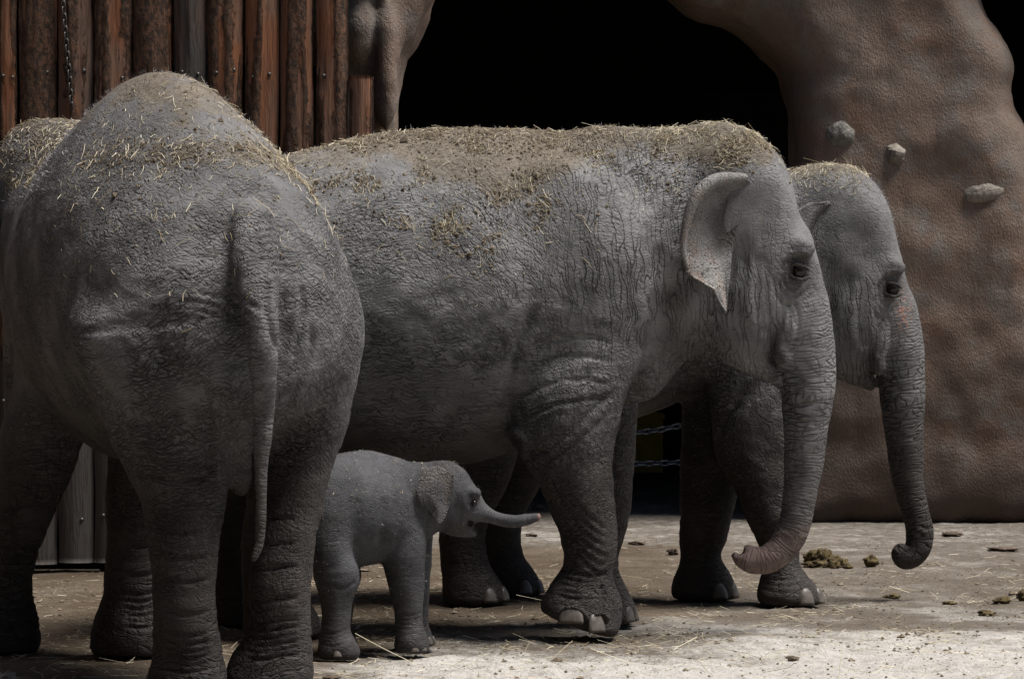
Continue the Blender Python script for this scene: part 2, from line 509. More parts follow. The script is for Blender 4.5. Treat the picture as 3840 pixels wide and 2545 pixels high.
# ---------------------------------------------------------------- elephants
def nearest_on_chain(v, Q):
    """Q dense (n,3): distance, arc length, index"""
    seg = np.linalg.norm(np.diff(Q[:, :3], axis=0), axis=1); arc = np.concatenate([[0], np.cumsum(seg)])
    best = np.full(len(v), 1e9); bi = np.zeros(len(v), int)
    for i in range(len(Q)):
        d = ((v - Q[i, :3]) ** 2).sum(1); m = d < best
        best[m] = d[m]; bi[m] = i
    tan = np.gradient(Q[:, :3], axis=0); tan /= np.linalg.norm(tan, axis=1)[:, None] + 1e-9
    rel = v - Q[bi, :3]
    return np.sqrt(best), arc[bi] + (rel * tan[bi]).sum(1), bi, rel

class Ele:
    def __init__(s, name, loc, rz, lo, hi, h):
        s.root = empty(name, loc, rz); s.F = Field(lo, hi, h)
        s.regions = []; s.carves = []; s.blobs = {'brown': [], 'dark': [], 'pink': [], 'dust': []}
        s.chains = []; s.h = h
    def surf(s, x, z, side=-1, r=0.02):
        """lateral coordinate of the body surface at (x, z) on one side"""
        v = s.v; m = (np.abs(v[:, 0] - x) < r) & (np.abs(v[:, 2] - z) < r) & (v[:, 1] * side > 0)
        if not m.any(): return side * 0.1
        return v[m, 1][np.argmax(v[m, 1] * side)]
    def build(s, mat, base=(0.4, 0.2, 0.1, 0.1), fold=0.0028, seed=1, foldsc=1.0):
        v, q = s.F.mesh(); v = smooth_mesh(v, q, 3, 0.5); n = vnormals(v, q)
        s.v = v; N = len(v)
        # crease weights by radial basis regions: (x, y or None, z, radius, (wh, wv, wd, we))
        W = np.tile(np.array(base, float) * 0.05, (N, 1)); tot = np.full(N, 0.05)
        for (x, y, z, r, w) in s.regions:
            d2 = np.zeros(N)
            for ax, cc in enumerate((x, y, z)):
                if cc is not None: d2 += (v[:, ax] - cc) ** 2
            g = np.exp(-d2 / (r * r)); W += g[:, None] * np.array(w, float); tot += g
        W /= tot[:, None]
        ring = np.zeros(N); rc = np.zeros((N, 3))
        for (Q, wmax, t0, t1) in s.chains:
            d, t, bi, rel = nearest_on_chain(v, Q)
            L = np.linalg.norm(np.diff(Q[:, :3], axis=0), axis=1).sum()
            rr = Q[bi, 3]
            m = sstep(1.45, 1.12, d / rr) * sstep(t0, t1, t) * wmax
            up = m > ring
            ring[up] = m[up]
            rc[up, 0] = t[up]; rc[up, 1] = rel[up, 1]; rc[up, 2] = rel[up, 0] * 0.5 + rel[up, 2] * 0.5
        W *= (1 - np.clip(ring, 0, 1) * 0.85)[:, None]
        # mid-scale skin folds as geometry
        disp = np.zeros(N)
        wv_ = v + 0.05 * np.column_stack([noise(v, 5, 3), noise(v, 5, 4), noise(v, 5, 5)])
        def rid(p, sc): return 1 - np.abs(noise(p, sc, seed)) * 2.2
        a = np.radians(34)
        for k, (mx) in enumerate(((0.22, 0.3, 1.0), (1.0, 0.4, 0.2))):
            disp += fold * W[:, k] * np.clip(rid(wv_ * np.array(mx), 17 * foldsc), -1, 1)
        for k, an in ((2, 34), (3, -40)):
            a = np.radians(an)
            p = np.column_stack([wv_[:, 0] * np.cos(a) + wv_[:, 2] * np.sin(a), wv_[:, 1], -wv_[:, 0] * np.sin(a) + wv_[:, 2] * np.cos(a)]) * np.array((0.22, 0.4, 1.0))
            disp += fold * W[:, k] * np.clip(rid(p, 17 * foldsc), -1, 1)
        disp += fold * 0.22 * ring * np.clip(rid(rc * np.array((1.0, 0.25, 0.25)) + 0.012 * noise(v, 9, 9)[:, None], 20 * foldsc), -1, 1)
        disp += 0.006 * noise(v, 5.5, seed + 20) + 0.003 * noise(v, 13, seed + 21)
        for (line, wd, dep, side, plane) in s.carves:
            line = np.asarray(line, float); lo = line.min(0) - 3 * wd; hi = line.max(0) + 3 * wd
            i0, i1 = plane
            m = (v[:, i0] > lo[0]) & (v[:, i0] < hi[0]) & (v[:, i1] > lo[1]) & (v[:, i1] < hi[1])
            nax = 3 - i0 - i1
            if side: m &= (n[:, nax] * side > 0.05)
            ii = np.where(m)[0]
            if len(ii) == 0: continue
            d, t = polydist(v[ii, i0], v[ii, i1], line)
            wob = 1 + 0.35 * noise(v[ii], 14, 31)
            disp[ii] -= dep * np.exp(-(d / (wd * wob)) ** 2) * sstep(0, 0.14, t) * sstep(1, 0.86, t) * np.clip(np.abs(n[ii, nax]) * 1.6, 0, 1)
        v = v + n * disp[:, None]
        s.v = v; s.n = vnormals(v, q); s.q = q
        me = mesh_np('body', v, q)
        for k, nm in enumerate(('wh', 'wv', 'wd', 'we')): attr(me, nm, W[:, k])
        attr(me, 'wr', ring); attr_v(me, 'rc', rc)
        s.masks = {}
        for nm, bl in s.blobs.items():
            a = np.zeros(N)
            for b in bl:
                if callable(b): a = np.maximum(a, b(v, s.n)); continue
                x, y, z, r, amp = b
                d2 = np.zeros(N)
                for ax, cc in enumerate((x, y, z)):
                    if cc is not None:
                        rr = r[ax] if isinstance(r, tuple) else r
                        d2 += ((v[:, ax] - cc) / rr) ** 2
                a = np.maximum(a, amp * np.exp(-d2 * (1 + 0.6 * noise(v, 9, 40))))
            s.masks[nm] = np.clip(a, 0, 1)
            attr(me, nm, s.masks[nm])
        s.body = obj('body', me, mat, s.root)
        return s

def ball(name, r, parent, loc, mat, scale=(1, 1, 1), nu=16, nv=10):
    th = np.linspace(0, 2 * np.pi, nu, endpoint=False); ph = np.linspace(0.05, np.pi - 0.05, nv)
    T, Ph = np.meshgrid(th, ph, indexing='ij')
    v = np.stack([np.cos(T) * np.sin(Ph), np.sin(T) * np.sin(Ph), np.cos(Ph)], -1).reshape(-1, 3) * r * np.array(scale)
    me = mesh_np(name, v, grid_faces(nu, nv, True, False)[:, ::-1])
    o = obj(name, me, mat, parent); o.location = loc
    return o

def nail(parent, pos, nrm, w, hgt, mat=None, thick=0.022):
    """a toenail: rounded horn plate set into the foot, nrm = outward direction"""
    nu, nv = 9, 7
    U, V = np.meshgrid(np.linspace(-1, 1, nu), np.linspace(0, 1, nv), indexing='ij')
    x = U * w / 2 * np.sqrt(np.clip(1 - (V * 0.97) ** 2.4, 0.02, 1)); z = (V - 0.42) * hgt
    bul = thick * np.sqrt(np.clip(1 - (U * 0.98) ** 2, 0, 1)) * (1 - 0.75 * V ** 3) - 0.006
    front = np.stack([x, -bul, z], -1).reshape(-1, 3)
    back = np.stack([x * 0.9, np.full_like(x, thick * 0.9), z], -1).reshape(-1, 3)
    f1 = grid_faces(nu, nv); f2 = f1[:, ::-1] + nu * nv
    rim = []
    b = [i * nv for i in range(nu)] + [(nu - 1) * nv + j for j in range(1, nv)] + [i * nv + nv - 1 for i in range(nu - 2, -1, -1)] + [j for j in range(nv - 2, 0, -1)]
    for i in range(len(b)):
        p, q2 = b[i], b[(i + 1) % len(b)]
        rim.append((q2, p, p + nu * nv, q2 + nu * nv))
    me = mesh_np('toenail', np.vstack([front, back]), [f1, f2, np.array(rim)])
    o = obj('toenail', me, mat or M['nail'], parent)
    o.location = pos
    nr = Vector(nrm).normalized()
    o.rotation_euler = (-nr).to_track_quat('Y', 'Z').to_euler()
    return o

def foot_nails(E, cx, cy, rx, ry, angs, w=0.075, hg=0.075, z=0.045):
    for a in angs:
        a = math.radians(a); d = (math.cos(a), math.sin(a))
        nail(E.root, (cx + rx * d[0] * 0.985, cy + ry * d[1] * 0.985, z), (d[0] / rx, d[1] / ry, 1.2), w, hg)

def sheet(name, rows, parent, mat, thick, n=40, m=28, pinkf=None, darkf=None, ruffle=0.006, seed=3):
    """a leathery flap: rows[j] = list of 3D control points from the attachment to the free edge"""
    rows = [np.array(r, float) for r in rows]
    A = np.array([catmull(r, 12)[np.linspace(0, (len(r) - 1) * 12, m).astype(int)] for r in rows])   # rows x m x 3
    cols = []
    for j in range(m):
        c = catmull(A[:, j], 10); cols.append(c[np.linspace(0, len(c) - 1, n).round().astype(int)])
    G = np.array(cols).transpose(1, 0, 2)       # n x m x 3
    du = np.gradient(G, axis=0); dv = np.gradient(G, axis=1); N = np.cross(du, dv)
    N /= np.linalg.norm(N, axis=2)[..., None] + 1e-9
    U = np.linspace(0, 1, m)[None, :] * np.ones((n, 1)); V = np.linspace(0, 1, n)[:, None] * np.ones((1, m))
    pn = noise(G.reshape(-1, 3), 16, seed).reshape(n, m)
    G = G + N * (ruffle * pn * sstep(0.3, 1, U))[..., None]
    # ragged free edge
    edge = (G[:, -1] - G[:, -2]); edge /= np.linalg.norm(edge, axis=1)[:, None] + 1e-9
    rg = noise(G[:, -1], 34, seed + 1) + 0.6 * noise(G[:, -1], 80, seed + 2)
    G[:, -1] += edge * (0.013 * rg)[:, None]
    t = thick * (1.0 - 0.65 * U) ; t[:, -1] *= 0.4
    top = (G + N * t[..., None]).reshape(-1, 3); bot = (G - N * t[..., None]).reshape(-1, 3)
    f = grid_faces(n, m); k = n * m
    b = [i * m for i in range(n)] + [(n - 1) * m + j for j in range(1, m)] + [i * m + m - 1 for i in range(n - 2, -1, -1)] + [j for j in range(m - 2, 0, -1)]
    rim = [(b[(i + 1) % len(b)], b[i], b[i] + k, b[(i + 1) % len(b)] + k) for i in range(len(b))]
    v = np.vstack([top, bot])
    me = mesh_np(name, v, [f, f[:, ::-1] + k, np.array(rim)])
    uu = np.tile(U.ravel(), 2); vv = np.tile(V.ravel(), 2)
    attr(me, 'pink', pinkf(uu, vv, v) if pinkf else uu * 0)
    attr(me, 'dark', darkf(uu, vv, v) if darkf else uu * 0)
    return obj(name, me, mat, parent)

def hairs(E, idx, length, width, mat, seed=0, lean=(0, 0, 0), name='hair', parent=None):
    r = np.random.RandomState(seed); k = len(idx)
    p = E.v[idx]; n = E.n[idx]
    d = n + r.normal(0, 0.35, (k, 3)) + np.array(lean); d /= np.linalg.norm(d, axis=1)[:, None]
    L = length * r.uniform(0.4, 1.2, k)[:, None]
    s = np.cross(d, r.normal(size=(k, 3))); s /= np.linalg.norm(s, axis=1)[:, None] + 1e-9
    b = r.normal(0, 0.2, (k, 3)) * L
    v = np.stack([p - s * width, p + s * width, p + d * L * 0.55 + b * 0.3 + s * width * 0.6, p + d * L + b], 1).reshape(-1, 3)
    i = np.arange(k)[:, None] * 4
    me = mesh_np(name, v, np.concatenate([i + np.array([[0, 1, 2]]), i + np.array([[0, 2, 3]])]), smooth=False)
    o = obj(name, me, mat, parent or E.root); o['kind'] = 'stuff'
    return o

# ---- generic head in the pixel frame of the walking cow (photo pixels at her own distance)
def head(E, q, k=1.0, lat=1.0):
    """q(px, py) -> local x, z ; k metres-per-unit scale relative to the walking cow"""
    F_ = E.F; u = 14.4 / F * k
    def el(px, py, rx, rz, ly, kk=0.06, pitch=0.0, ly0=0.0, cut=False):
        x, z = q(px, py)
        for sd in ((-1, 1) if ly0 else (1,)):
            F_.ell((x, E.y0 + sd * ly0 * lat * k, z), (rx * u, ly * lat * k, rz * u), kk * k, ry=math.radians(pitch), cut=cut)
    el(2720, 745, 235, 268, 0.27, 0.10)                       # cranium
    el(2715, 648, 150, 160, 0.15, 0.08, 0, 0.095)             # twin domes
    el(2838, 800, 142, 235, 0.225, 0.09, -8)                  # forehead
    el(2890, 1000, 140, 230, 0.205, 0.10, -6)                 # face
    el(2800, 1130, 130, 215, 0.165, 0.08, -8, 0.055)          # cheeks
    el(2998, 928, 46, 32, 0.042, 0.05, 15, 0.160)              # brow ridges
    el(2880, 830, 80, 110, 0.055, 0.09, 0, 0.275, cut=True)   # temple hollows
    # lower jaw and lip
    def tb(pts, rad, flat=1.0, kk=0.05):
        F_.tube([(q(a, b)[0], E.y0, q(a, b)[1]) for a, b in pts], [r * u for r in rad], kk * k, flat=flat)
    tb([(2690, 1215), (2780, 1310), (2850, 1365), (2893, 1405), (2908, 1432)], [95, 72, 48, 30, 14], 1.5)
    # cheek pouch beside the mouth and lip fold on the trunk base
    el(2935, 1210, 42, 90, 0.055, 0.05, -5, 0.115)
    el(2920, 1315, 34, 62, 0.045, 0.03, -14, 0.11)
    # mouth corner
    x, z = q(2893, 1290)
    for sd in (-1, 1):
        pts = [(q(a, b)[0], E.y0 + sd * l * lat * k, q(a, b)[1]) for a, b, l in ((2880, 1190, .215), (2892, 1250, .20), (2893, 1310, .185), (2900, 1385, .13))]
        F_.tube(pts, [0.010 * k, 0.018 * k, 0.020 * k, 0.010 * k], 0.018 * k, cut=True)
    # eye sockets
    for sd in (-1, 1):
        x, z = q(2972, 1026)
        F_.ell((x, E.y0 + sd * 0.225 * lat * k, z), (0.05 * k, 0.03 * k, 0.045 * k), 0.03 * k, cut=True)

def head_carves(E, q, k=1.0):
    C = lambda pts, wd, dep: E.carves.append(([q(a, b) for a, b in pts], wd * k, dep * k, 0, (0, 2)))
    # lids: deep ring around the eye and bags beneath it
    C([(2917, 1020), (2925, 1060), (2950, 1082), (2985, 1078), (3012, 1050), (3016, 1015)], 0.006, 0.008)
    C([(2917, 1025), (2922, 995), (2950, 975), (2990, 968), (3020, 975)], 0.007, 0.010)
    C([(2902, 1040), (2915, 1085), (2950, 1112), (2995, 1108), (3030, 1070)], 0.007, 0.007)
    C([(2885, 1030), (2895, 1100), (2930, 1140), (2985, 1145)], 0.008, 0.006)
    C([(2940, 955), (2990, 945), (3040, 960)], 0.008, -0.010)
    C([(2925, 1100), (2960, 1165), (2975, 1230)], 0.007, 0.006)
    # long vertical cheek folds
    xs = [2742, 2768, 2790, 2812, 2833, 2852, 2870]
    for i, x in enumerate(xs):
        t = i / 6
        C([(x - 12, 900 + 60 * t), (x + 8 * (i % 2), 1000 + 20 * t), (x - 14, 1110), (x - 8 + 10 * t, 1210), (x + 15 + 22 * t, 1290 - 6 * i)], 0.008 + 0.004 * ((i * 5) % 3), 0.0035 + 0.0025 * ((i * 2) % 3))
    # folds beside the mouth
    C([(2935, 1120), (2952, 1180), (2945, 1250), (2925, 1290)], 0.007, 0.008)
    C([(2960, 1110), (2985, 1190), (2975, 1270), (2950, 1340)], 0.008, 0.007)
    C([(2905, 1105), (2925, 1150), (2925, 1205), (2905, 1240)], 0.006, 0.007)

def eyes(E, q, k=1.0):
    for sd in (-1, 1):
        x, z = q(2985, 1018)
        y = E.surf(x, z, sd, 0.03 * k)
        o = ball('eye', 0.037 * k, E.root, (x, y - sd * 0.018 * k, z), M['eye'])
        # heavy upper and lower lids
        for nm, a0, a1, dz in (('eyelid', 20, 160, 0.0), ('eyelid', 200, 340, 0.0)):
            pts = []
            for a in np.linspace(a0, a1, 9):
                a = math.radians(a)
                pts.append((0.054 * k * math.cos(a), sd * (0.014 * k - 0.016 * k * abs(math.cos(a))), (0.027 if a0 < 100 else 0.036) * k * math.sin(a) - 0.010 * k * math.cos(a)))
            lid = tube_mesh('eyelid', pts, [0.003 * k, 0.006 * k] + [0.009 * k] * 5 + [0.006 * k, 0.003 * k], 8, E)
            lo = obj('eyelid', lid, E.body.data.materials[0], E.root); lo.location = (x - 0.006 * k, y - sd * 0.004, z)

def tube_mesh(name, pts, rad, nu=8, E=None, dens=3):
    Q = catmull(np.column_stack([np.array(pts, float), np.array(rad, float)]), dens)
    t = np.gradient(Q[:, :3], axis=0); t /= np.linalg.norm(t, axis=1)[:, None] + 1e-9
    up = np.array([0.13, 0.31, 0.94]); a = np.cross(t, up); a /= np.linalg.norm(a, axis=1)[:, None] + 1e-9
    b = np.cross(t, a)
    th = np.linspace(0, 2 * np.pi, nu, endpoint=False)
    V = Q[:, None, :3] + Q[:, None, 3:4] * (np.cos(th)[None, :, None] * a[:, None] + np.sin(th)[None, :, None] * b[:, None])
    n = len(Q)
    v = np.vstack([V.reshape(-1, 3), Q[0, :3], Q[-1, :3]])
    f = grid_faces(n, nu, False, True)
    i = np.arange(nu); c1 = np.stack([np.full(nu, n * nu), i, (i + 1) % nu], 1); c2 = np.stack([np.full(nu, n * nu + 1), (n - 1) * nu + (i + 1) % nu, (n - 1) * nu + i], 1)
    me = mesh_np(name, v, [f, c1, c2])
    if E is not None:
        for nm in ('wh', 'brown', 'dark'):
            attr(me, nm, np.full(len(v), 0.35 if nm != 'dark' else 0.75))
    return me

def rows_contour(E, ctr, dy, q, ry):
    """leg rows from photo contours: (py, left, right) at lateral offset dy"""
    out = []
    for (py, l, r), yy in zip(ctr, ry):
        xa, z = q(l, py, dy); xb, _ = q(r, py, dy)
        out.append([z, (xa + xb) / 2, abs(xb - xa) / 2, dy, yy])
    return out

# ================================================================ walking cow (B), heading right
Y_B = 14.4; X_B = PX(1500, Y_B)
def qB(px, py, dy=0.0): return (PX(px, Y_B + dy) - X_B, PZ(py, Y_B + dy))
def torso_rows(rows, q, cy=0.0, ks=1.0):
    return [[q(r[0], r[1])[0], q(r[0], r[1])[1], q(r[0], r[2])[1], r[3] * ks, cy] for r in rows]
TORSO_B = [(600, 1010, 1240, .10), (625, 930, 1330, .22), (690, 800, 1520, .40), (780, 700, 1620, .52), (950, 620, 1680, .60), (1200, 551, 1715, .635),
           (1400, 507, 1738, .645), (1600, 488, 1745, .64), (1800, 482, 1728, .615), (1950, 486, 1676, .575), (2100, 491, 1600, .52),
           (2300, 474, 1500, .455), (2450, 482, 1420, .375), (2600, 474, 1310, .30), (2700, 490, 1220, .25)]
def front_leg_near_B(E):
    ctr = [(1000, 2120, 2330), (1150, 2070, 2390), (1300, 2005, 2400), (1450, 1928, 2358), (1550, 1906, 2330), (1650, 1912, 2305), (1720, 1958, 2298), (1830, 2028, 2300), (1950, 2080, 2312),
           (2050, 2112, 2311), (2110, 2118, 2302), (2160, 2108, 2290), (2215, 2090, 2284), (2260, 2080, 2286)]
    ry = [.12, .16, .185, .195, .19, .178, .165, .148, .136, .126, .122, .122, .128, .13]
    R = rows_contour(E, ctr, -0.33, qB, ry)
    for r, dy in zip(R, [-.22, -.26, -.30, -.33, -.34, -.34, -.34, -.335, -.33, -.33, -.33, -.33, -.33, -.33]): r[3] = dy
    E.F.loftz(R, 0.045)
    # lifted forefoot, toes down
    x, z = qB(2176, 2300, -0.33)
    E.F.ell((x, -.33, z), (.183, .165, .128), 0.05, ry=math.radians(21))
    x2, z2 = qB(2200, 2235, -0.33)
    E.F.ell((x2, -.33, z2), (.15, .14, .11), 0.05, ry=math.radians(20))
    x3, z3 = qB(2262, 2345, -0.33)
    E.F.ell((x3, -.33, z3), (.055, .135, .052), 0.03, ry=math.radians(15))
    p = qB(2130, 2332, -0.33); ang = math.atan2(2385 - 2285, 2300 - 2008)
    E.F.clip_plane((x - .3, -.6, -.2), (x + .25, -.05, .35), (p[0], -.33, p[1]), (-math.sin(ang), 0, -math.cos(ang)), 0.025)
    return x, z, ang

B = Ele('elephant', (X_B, Y_B, 0), 0, (-1.35, -0.85, -0.03), (2.0, 0.85, 2.42), 0.0088)
B.y0 = 0.0
B.F.loftx(torso_rows(TORSO_B, qB), 0.08, egg=0.16)
# hip, shoulder blade and chest
for sd in (-1, 1):
    B.F.ell((*qB(900, 1050)[:1], sd * .40, qB(900, 1050)[1]), (.36, .20, .50), 0.12)
    B.F.ell((qB(2180, 1020)[0], sd * .36, qB(2180, 1020)[1]), (.26, .14, .50), 0.12, ry=math.radians(-14))
B.F.ell((qB(2390, 1290)[0], 0, qB(2390, 1290)[1]), (.16, .26, .26), 0.10)
B.F.tube([(*[qB(2330, 1400)[0]], 0, qB(2330, 1400)[1]), (qB(2440, 1405)[0], 0, qB(2440, 1405)[1]), (qB(2560, 1310)[0], 0, qB(2560, 1310)[1])], [.06, .045, .03], 0.06, flat=0.6)
fx, fz, fang = front_leg_near_B(B)
def rows(pyc, dy, q): return rows_contour(None, [c[:3] for c in pyc], dy, q, [c[3] for c in pyc])
B.F.loftz(rows([(1100, 2080, 2330, .14), (1300, 2120, 2400, .18), (1450, 2190, 2392, .175), (1600, 2180, 2386, .165), (1700, 2170, 2379, .16), (1900, 2150, 2363, .14), (2000, 2145, 2343, .13), (2090, 2150, 2315, .12), (2150, 2170, 2322, .125), (2220, 2170, 2358, .15), (2290, 2172, 2386, .165), (2330, 2180, 2384, .16)], 0.34, qB), 0.045)
def hind_leg(E, x, y, k=1.0, toe=0.0, hip=0.0, kk=0.05, foot_x=None):
    fxx = x if foot_x is None else foot_x
    sh = fxx - x
    R = [(1.55, x - .02, .20, y * .9, .10), (1.25, x, .30, y, .185), (1.0, x + .03 + sh * .15, .275, y, .20), (.80, x + .06 + sh * .35, .215, y, .185), (.62, x + .055 + sh * .55, .165, y, .155), (.45, x + .0 + sh * .75, .132, y, .132),
         (.30, x - .015 + sh * .9, .122, y, .122), (.20, x + .0 + sh, .128, y, .128), (.12, x + .03 + sh, .155, y, .148), (.04, x + .045 + sh, .17, y, .158), (0.0, x + .045 + sh, .165, y, .152)]
    E.F.loftz([(z * k, a, b * k, c, d * k) for z, a, b, c, d in R], kk)
hind_leg(B, qB(1040, 2000)[0], -.30)
hind_leg(B, qB(870, 2000, .3)[0] + .02, .30)
# tail
xt = qB(640, 1050)[0]
tail_Q = [(xt + .06, 0, 1.58), (xt - .06, 0, 1.48), (xt - .10, .02, 1.30), (xt - .11, .04, 1.05), (xt - .10, .05, .80), (xt - .11, .06, .58)]
B.F.tube(tail_Q, [.085, .07, .05, .038, .028, .018], 0.05)
head(B, qB)
TRUNK_B = [(2930, 930, 118), (2975, 1060, 112), (3003, 1180, 112), (3022, 1300, 108), (3030, 1400, 103), (3028, 1500, 96), (3024, 1600, 86), (3018, 1700, 77), (3008, 1800, 68), (2995, 1900, 62), (2972, 1985, 62), (2935, 2052, 57), (2885, 2092, 53), (2832, 2105, 47), (2793, 2098, 38), (2768, 2088, 22), (2748, 2080, 9)]
trB = np.array([(qB(a, b)[0], 0.0, qB(a, b)[1], r * Y_B / F) for a, b, r in TRUNK_B])
B.F.tube(trB[:, :3], trB[:, 3], 0.06)
B.F.tube([(qB(a, b)[0], 0.0, qB(a, b)[1]) for a, b in ((2832, 2085), (2812, 2068), (2803, 2056))], [.036, .028, .018], 0.02)
B.F.ell((qB(2778, 2068)[0], 0, qB(2778, 2068)[1]), (.018, .03, .026), 0.012, cut=True)
B.chains = [(catmull(trB, 8), 1.0, 0.12, 0.5), (catmull(np.column_stack([tail_Q, [.085, .07, .05, .038, .028, .018]]), 6), 0.9, 0.05, 0.2)]
R_ = lambda px, py, rad, w: B.regions.append((qB(px, py)[0], None, qB(px, py)[1], rad * Y_B / F, w))
R_(1250, 650, 200, (.10, .0, .0, .05)); R_(1600, 620, 200, (.10, 0, .0, .05)); R_(1950, 600, 180, (.1, .15, 0, .1)); R_(1100, 1000, 250, (.4, .1, .7, .4))
R_(1450, 1000, 220, (.75, .0, .45, .15)); R_(1500, 1350, 240, (1.0, 0, .2, .2)); R_(1650, 1600, 220, (.65, 0, .1, .1)); R_(1750, 1050, 160, (.35, .1, .3, .8))
R_(1950, 900, 200, (.1, .35, .1, .8)); R_(1900, 1250, 160, (.55, .1, .1, .9)); R_(2200, 750, 180, (.1, .9, .3, .1)); R_(2250, 1050, 200, (.3, 1.0, .0, .2))
R_(2420, 750, 160, (.25, .7, .7, .1)); R_(2420, 1100, 160, (.2, 1.0, .0, .1)); R_(2150, 1380, 170, (1.0, .5, .1, .4)); R_(2120, 1620, 170, (.9, .6, .2, .7))
R_(2180, 1850, 160, (.45, .1, 1.1, .4)); R_(2220, 2050, 110, (.9, .1, .8, .1)); R_(2190, 2180, 90, (1.2, .2, .3, .3)); R_(2160, 2290, 90, (.25, .1, .1, .1))
R_(2700, 560, 170, (.15, .1, .2, .15)); R_(2930, 720, 130, (.06, .06, .02, .05)); R_(2850, 900, 110, (.06, .2, .03, .05)); R_(2800, 1120, 130, (.1, .45, .05, .05)); R_(2600, 1250, 150, (.2, .9, .1, .3))
R_(2980, 1060, 80, (.4, .4, .3, .2)); R_(2400, 1400, 110, (.5, .6, .3, .3)); R_(900, 2100, 300, (.9, .3, .1, .1)); R_(2270, 1980, 60, (.3, .8, .1, .1))
head_carves(B, qB)
cB = lambda pts, wd, dep, side=-1: B.carves.append(([qB(a, b, -0.3) for a, b in pts], wd, dep * 1.05, side, (0, 2)))
cB([(2010, 1130), (1975, 1230), (1935, 1330), (1910, 1450), (1902, 1580)], .022, .022)              # crease behind the foreleg
cB([(1990, 1330), (2090, 1270), (2200, 1265), (2310, 1290)], .014, .008); cB([(1950, 1420), (2060, 1350), (2190, 1335), (2330, 1370)], .013, .008)
cB([(1940, 1500), (2050, 1440), (2180, 1420), (2300, 1440)], .012, .008); cB([(1935, 1570), (2060, 1520), (2180, 1495), (2320, 1480)], .012, .007)
cB([(1960, 1730), (2100, 1640), (2230, 1520), (2310, 1450)], .012, .008); cB([(1990, 1760), (2120, 1680), (2230, 1590), (2300, 1520)], .011, .007)
for i in range(6): cB([(2040 + 14 * i, 1790 + 46 * i), (2120 + 10 * i, 1850 + 46 * i), (2210 + 6 * i, 1930 + 42 * i), (2280, 1985 + 30 * i)], .010, .006)
for i in range(5): cB([(2095 - 4 * i, 2130 + 22 * i), (2150, 2142 + 22 * i), (2220, 2150 + 20 * i), (2290, 2140 + 24 * i)], .009, .008)
cB([(2250, 2170), (2262, 2220), (2255, 2290), (2268, 2340)], .010, .012)
cB([(2085, 2300), (2110, 2268), (2150, 2262), (2190, 2285), (2205, 2320)], .008, -.010); cB([(2215, 2300), (2235, 2285), (2265, 2290), (2280, 2320)], .008, -.010)
cB([(2480, 900), (2440, 1050), (2430, 1200), (2400, 1350)], .03, .014); cB([(2560, 1180), (2520, 1280), (2480, 1380)], .02, .014); cB([(2620, 1200), (2590, 1290), (2540, 1370)], .015, .010)
for i in range(7): cB([(2640 - 40 * i, 560 + 10 * i), (2600 - 36 * i, 660), (2560 - 25 * i, 760), (2540 - 14 * i, 860)], .010, .006)
cB([(1905, 1590), (1925, 1615), (1960, 1640), (1965, 1690), (1940, 1710)], .02, -.016)               # warty elbow
B.blobs['brown'] += [lambda v, n: 0.95 * sstep(1.3, 0.55, v[:, 2] + 0.12 * noise(v, 3, 8)) * (v[:, 0] < 1.35), (qB(2560, 1300)[0], None, qB(2560, 1300)[1], .16, .7),  # muddy legs, darkened further downwards as shade in the colour
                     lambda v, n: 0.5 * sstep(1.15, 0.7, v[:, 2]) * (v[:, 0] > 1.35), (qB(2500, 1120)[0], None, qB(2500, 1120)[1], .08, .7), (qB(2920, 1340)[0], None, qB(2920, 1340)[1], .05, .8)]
B.blobs['pink'] += [lambda v, n: np.where(v[:, 0] > 1.25, 0.30 * sstep(0.55, 0.36, v[:, 2]), 0), lambda v, n: np.where((v[:, 0] > 1.45), 0.55 * sstep(1.53, 1.43, v[:, 0] ) * sstep(0.5, 0.42, v[:, 2]) * 0, 0)]
B.blobs['dark'] += [(qB(2968, 1025)[0], None, qB(2968, 1025)[1], (.085, 9, .07), .8), (qB(1945, 1650)[0], None, qB(1945, 1650)[1], (.03, 9, .045), .6), (qB(2893, 1290)[0], None, qB(2893, 1290)[1], (.028, 9, .08), .85)]
def dustB(v, n):
    px = (v[:, 0] + X_B) * F / Y_B + 1920; py = HOR - (v[:, 2] - CAM_H) * F / Y_B
    lim = np.interp(px, [700, 1150, 1300, 1500, 1700, 1900, 2050, 2150, 2300, 2500, 2700, 2850, 2950], [600, 600, 560, 580, 680, 760, 720, 590, 530, 560, 640, 610, 500])
    return np.clip(0.72 + (lim - py) / 240.0, 0, 1) * (py < 1100) * np.clip(0.35 + n[:, 2] * 1.2, 0, 1)
B.blobs['dust'] += [dustB]
B.build(M['skin_b'], seed=1)
tag(B.root, 'large grey elephant striding beside the calf, freckled ear, dirt and straw along its back', 'elephant', 'elephants in the yard')
eyes(B, qB)
foot_nails(B, qB(2280, 2300, .34)[0], .34, .125, .165, [-40, -5, 35], .08, .085)
foot_nails(B, qB(1040, 2300)[0] + .045, -.30, .17, .158, [-50, 0, 40]); foot_nails(B, qB(870, 2300, .3)[0] + .065, .30, .17, .158, [-50, 0, 40])
for px, py, w, hg, nx, dl in ((2140, 2305, .115, .085, -.25, .0), (2240, 2338, .092, .088, .75, .018)):
    x, z = qB(px, py, -.48); y = B.surf(x, z, -1, .025)
    nail(B.root, (x, y + .002, z), (nx, -1, .25), w, hg, thick=.016)
for yy in (-.36, -.27):
    nail(B.root, (qB(2296, 2352, -.33)[0], yy, qB(2296, 2352, -.33)[1]), (1, (yy + .33) * 6, .3), .075, .075)

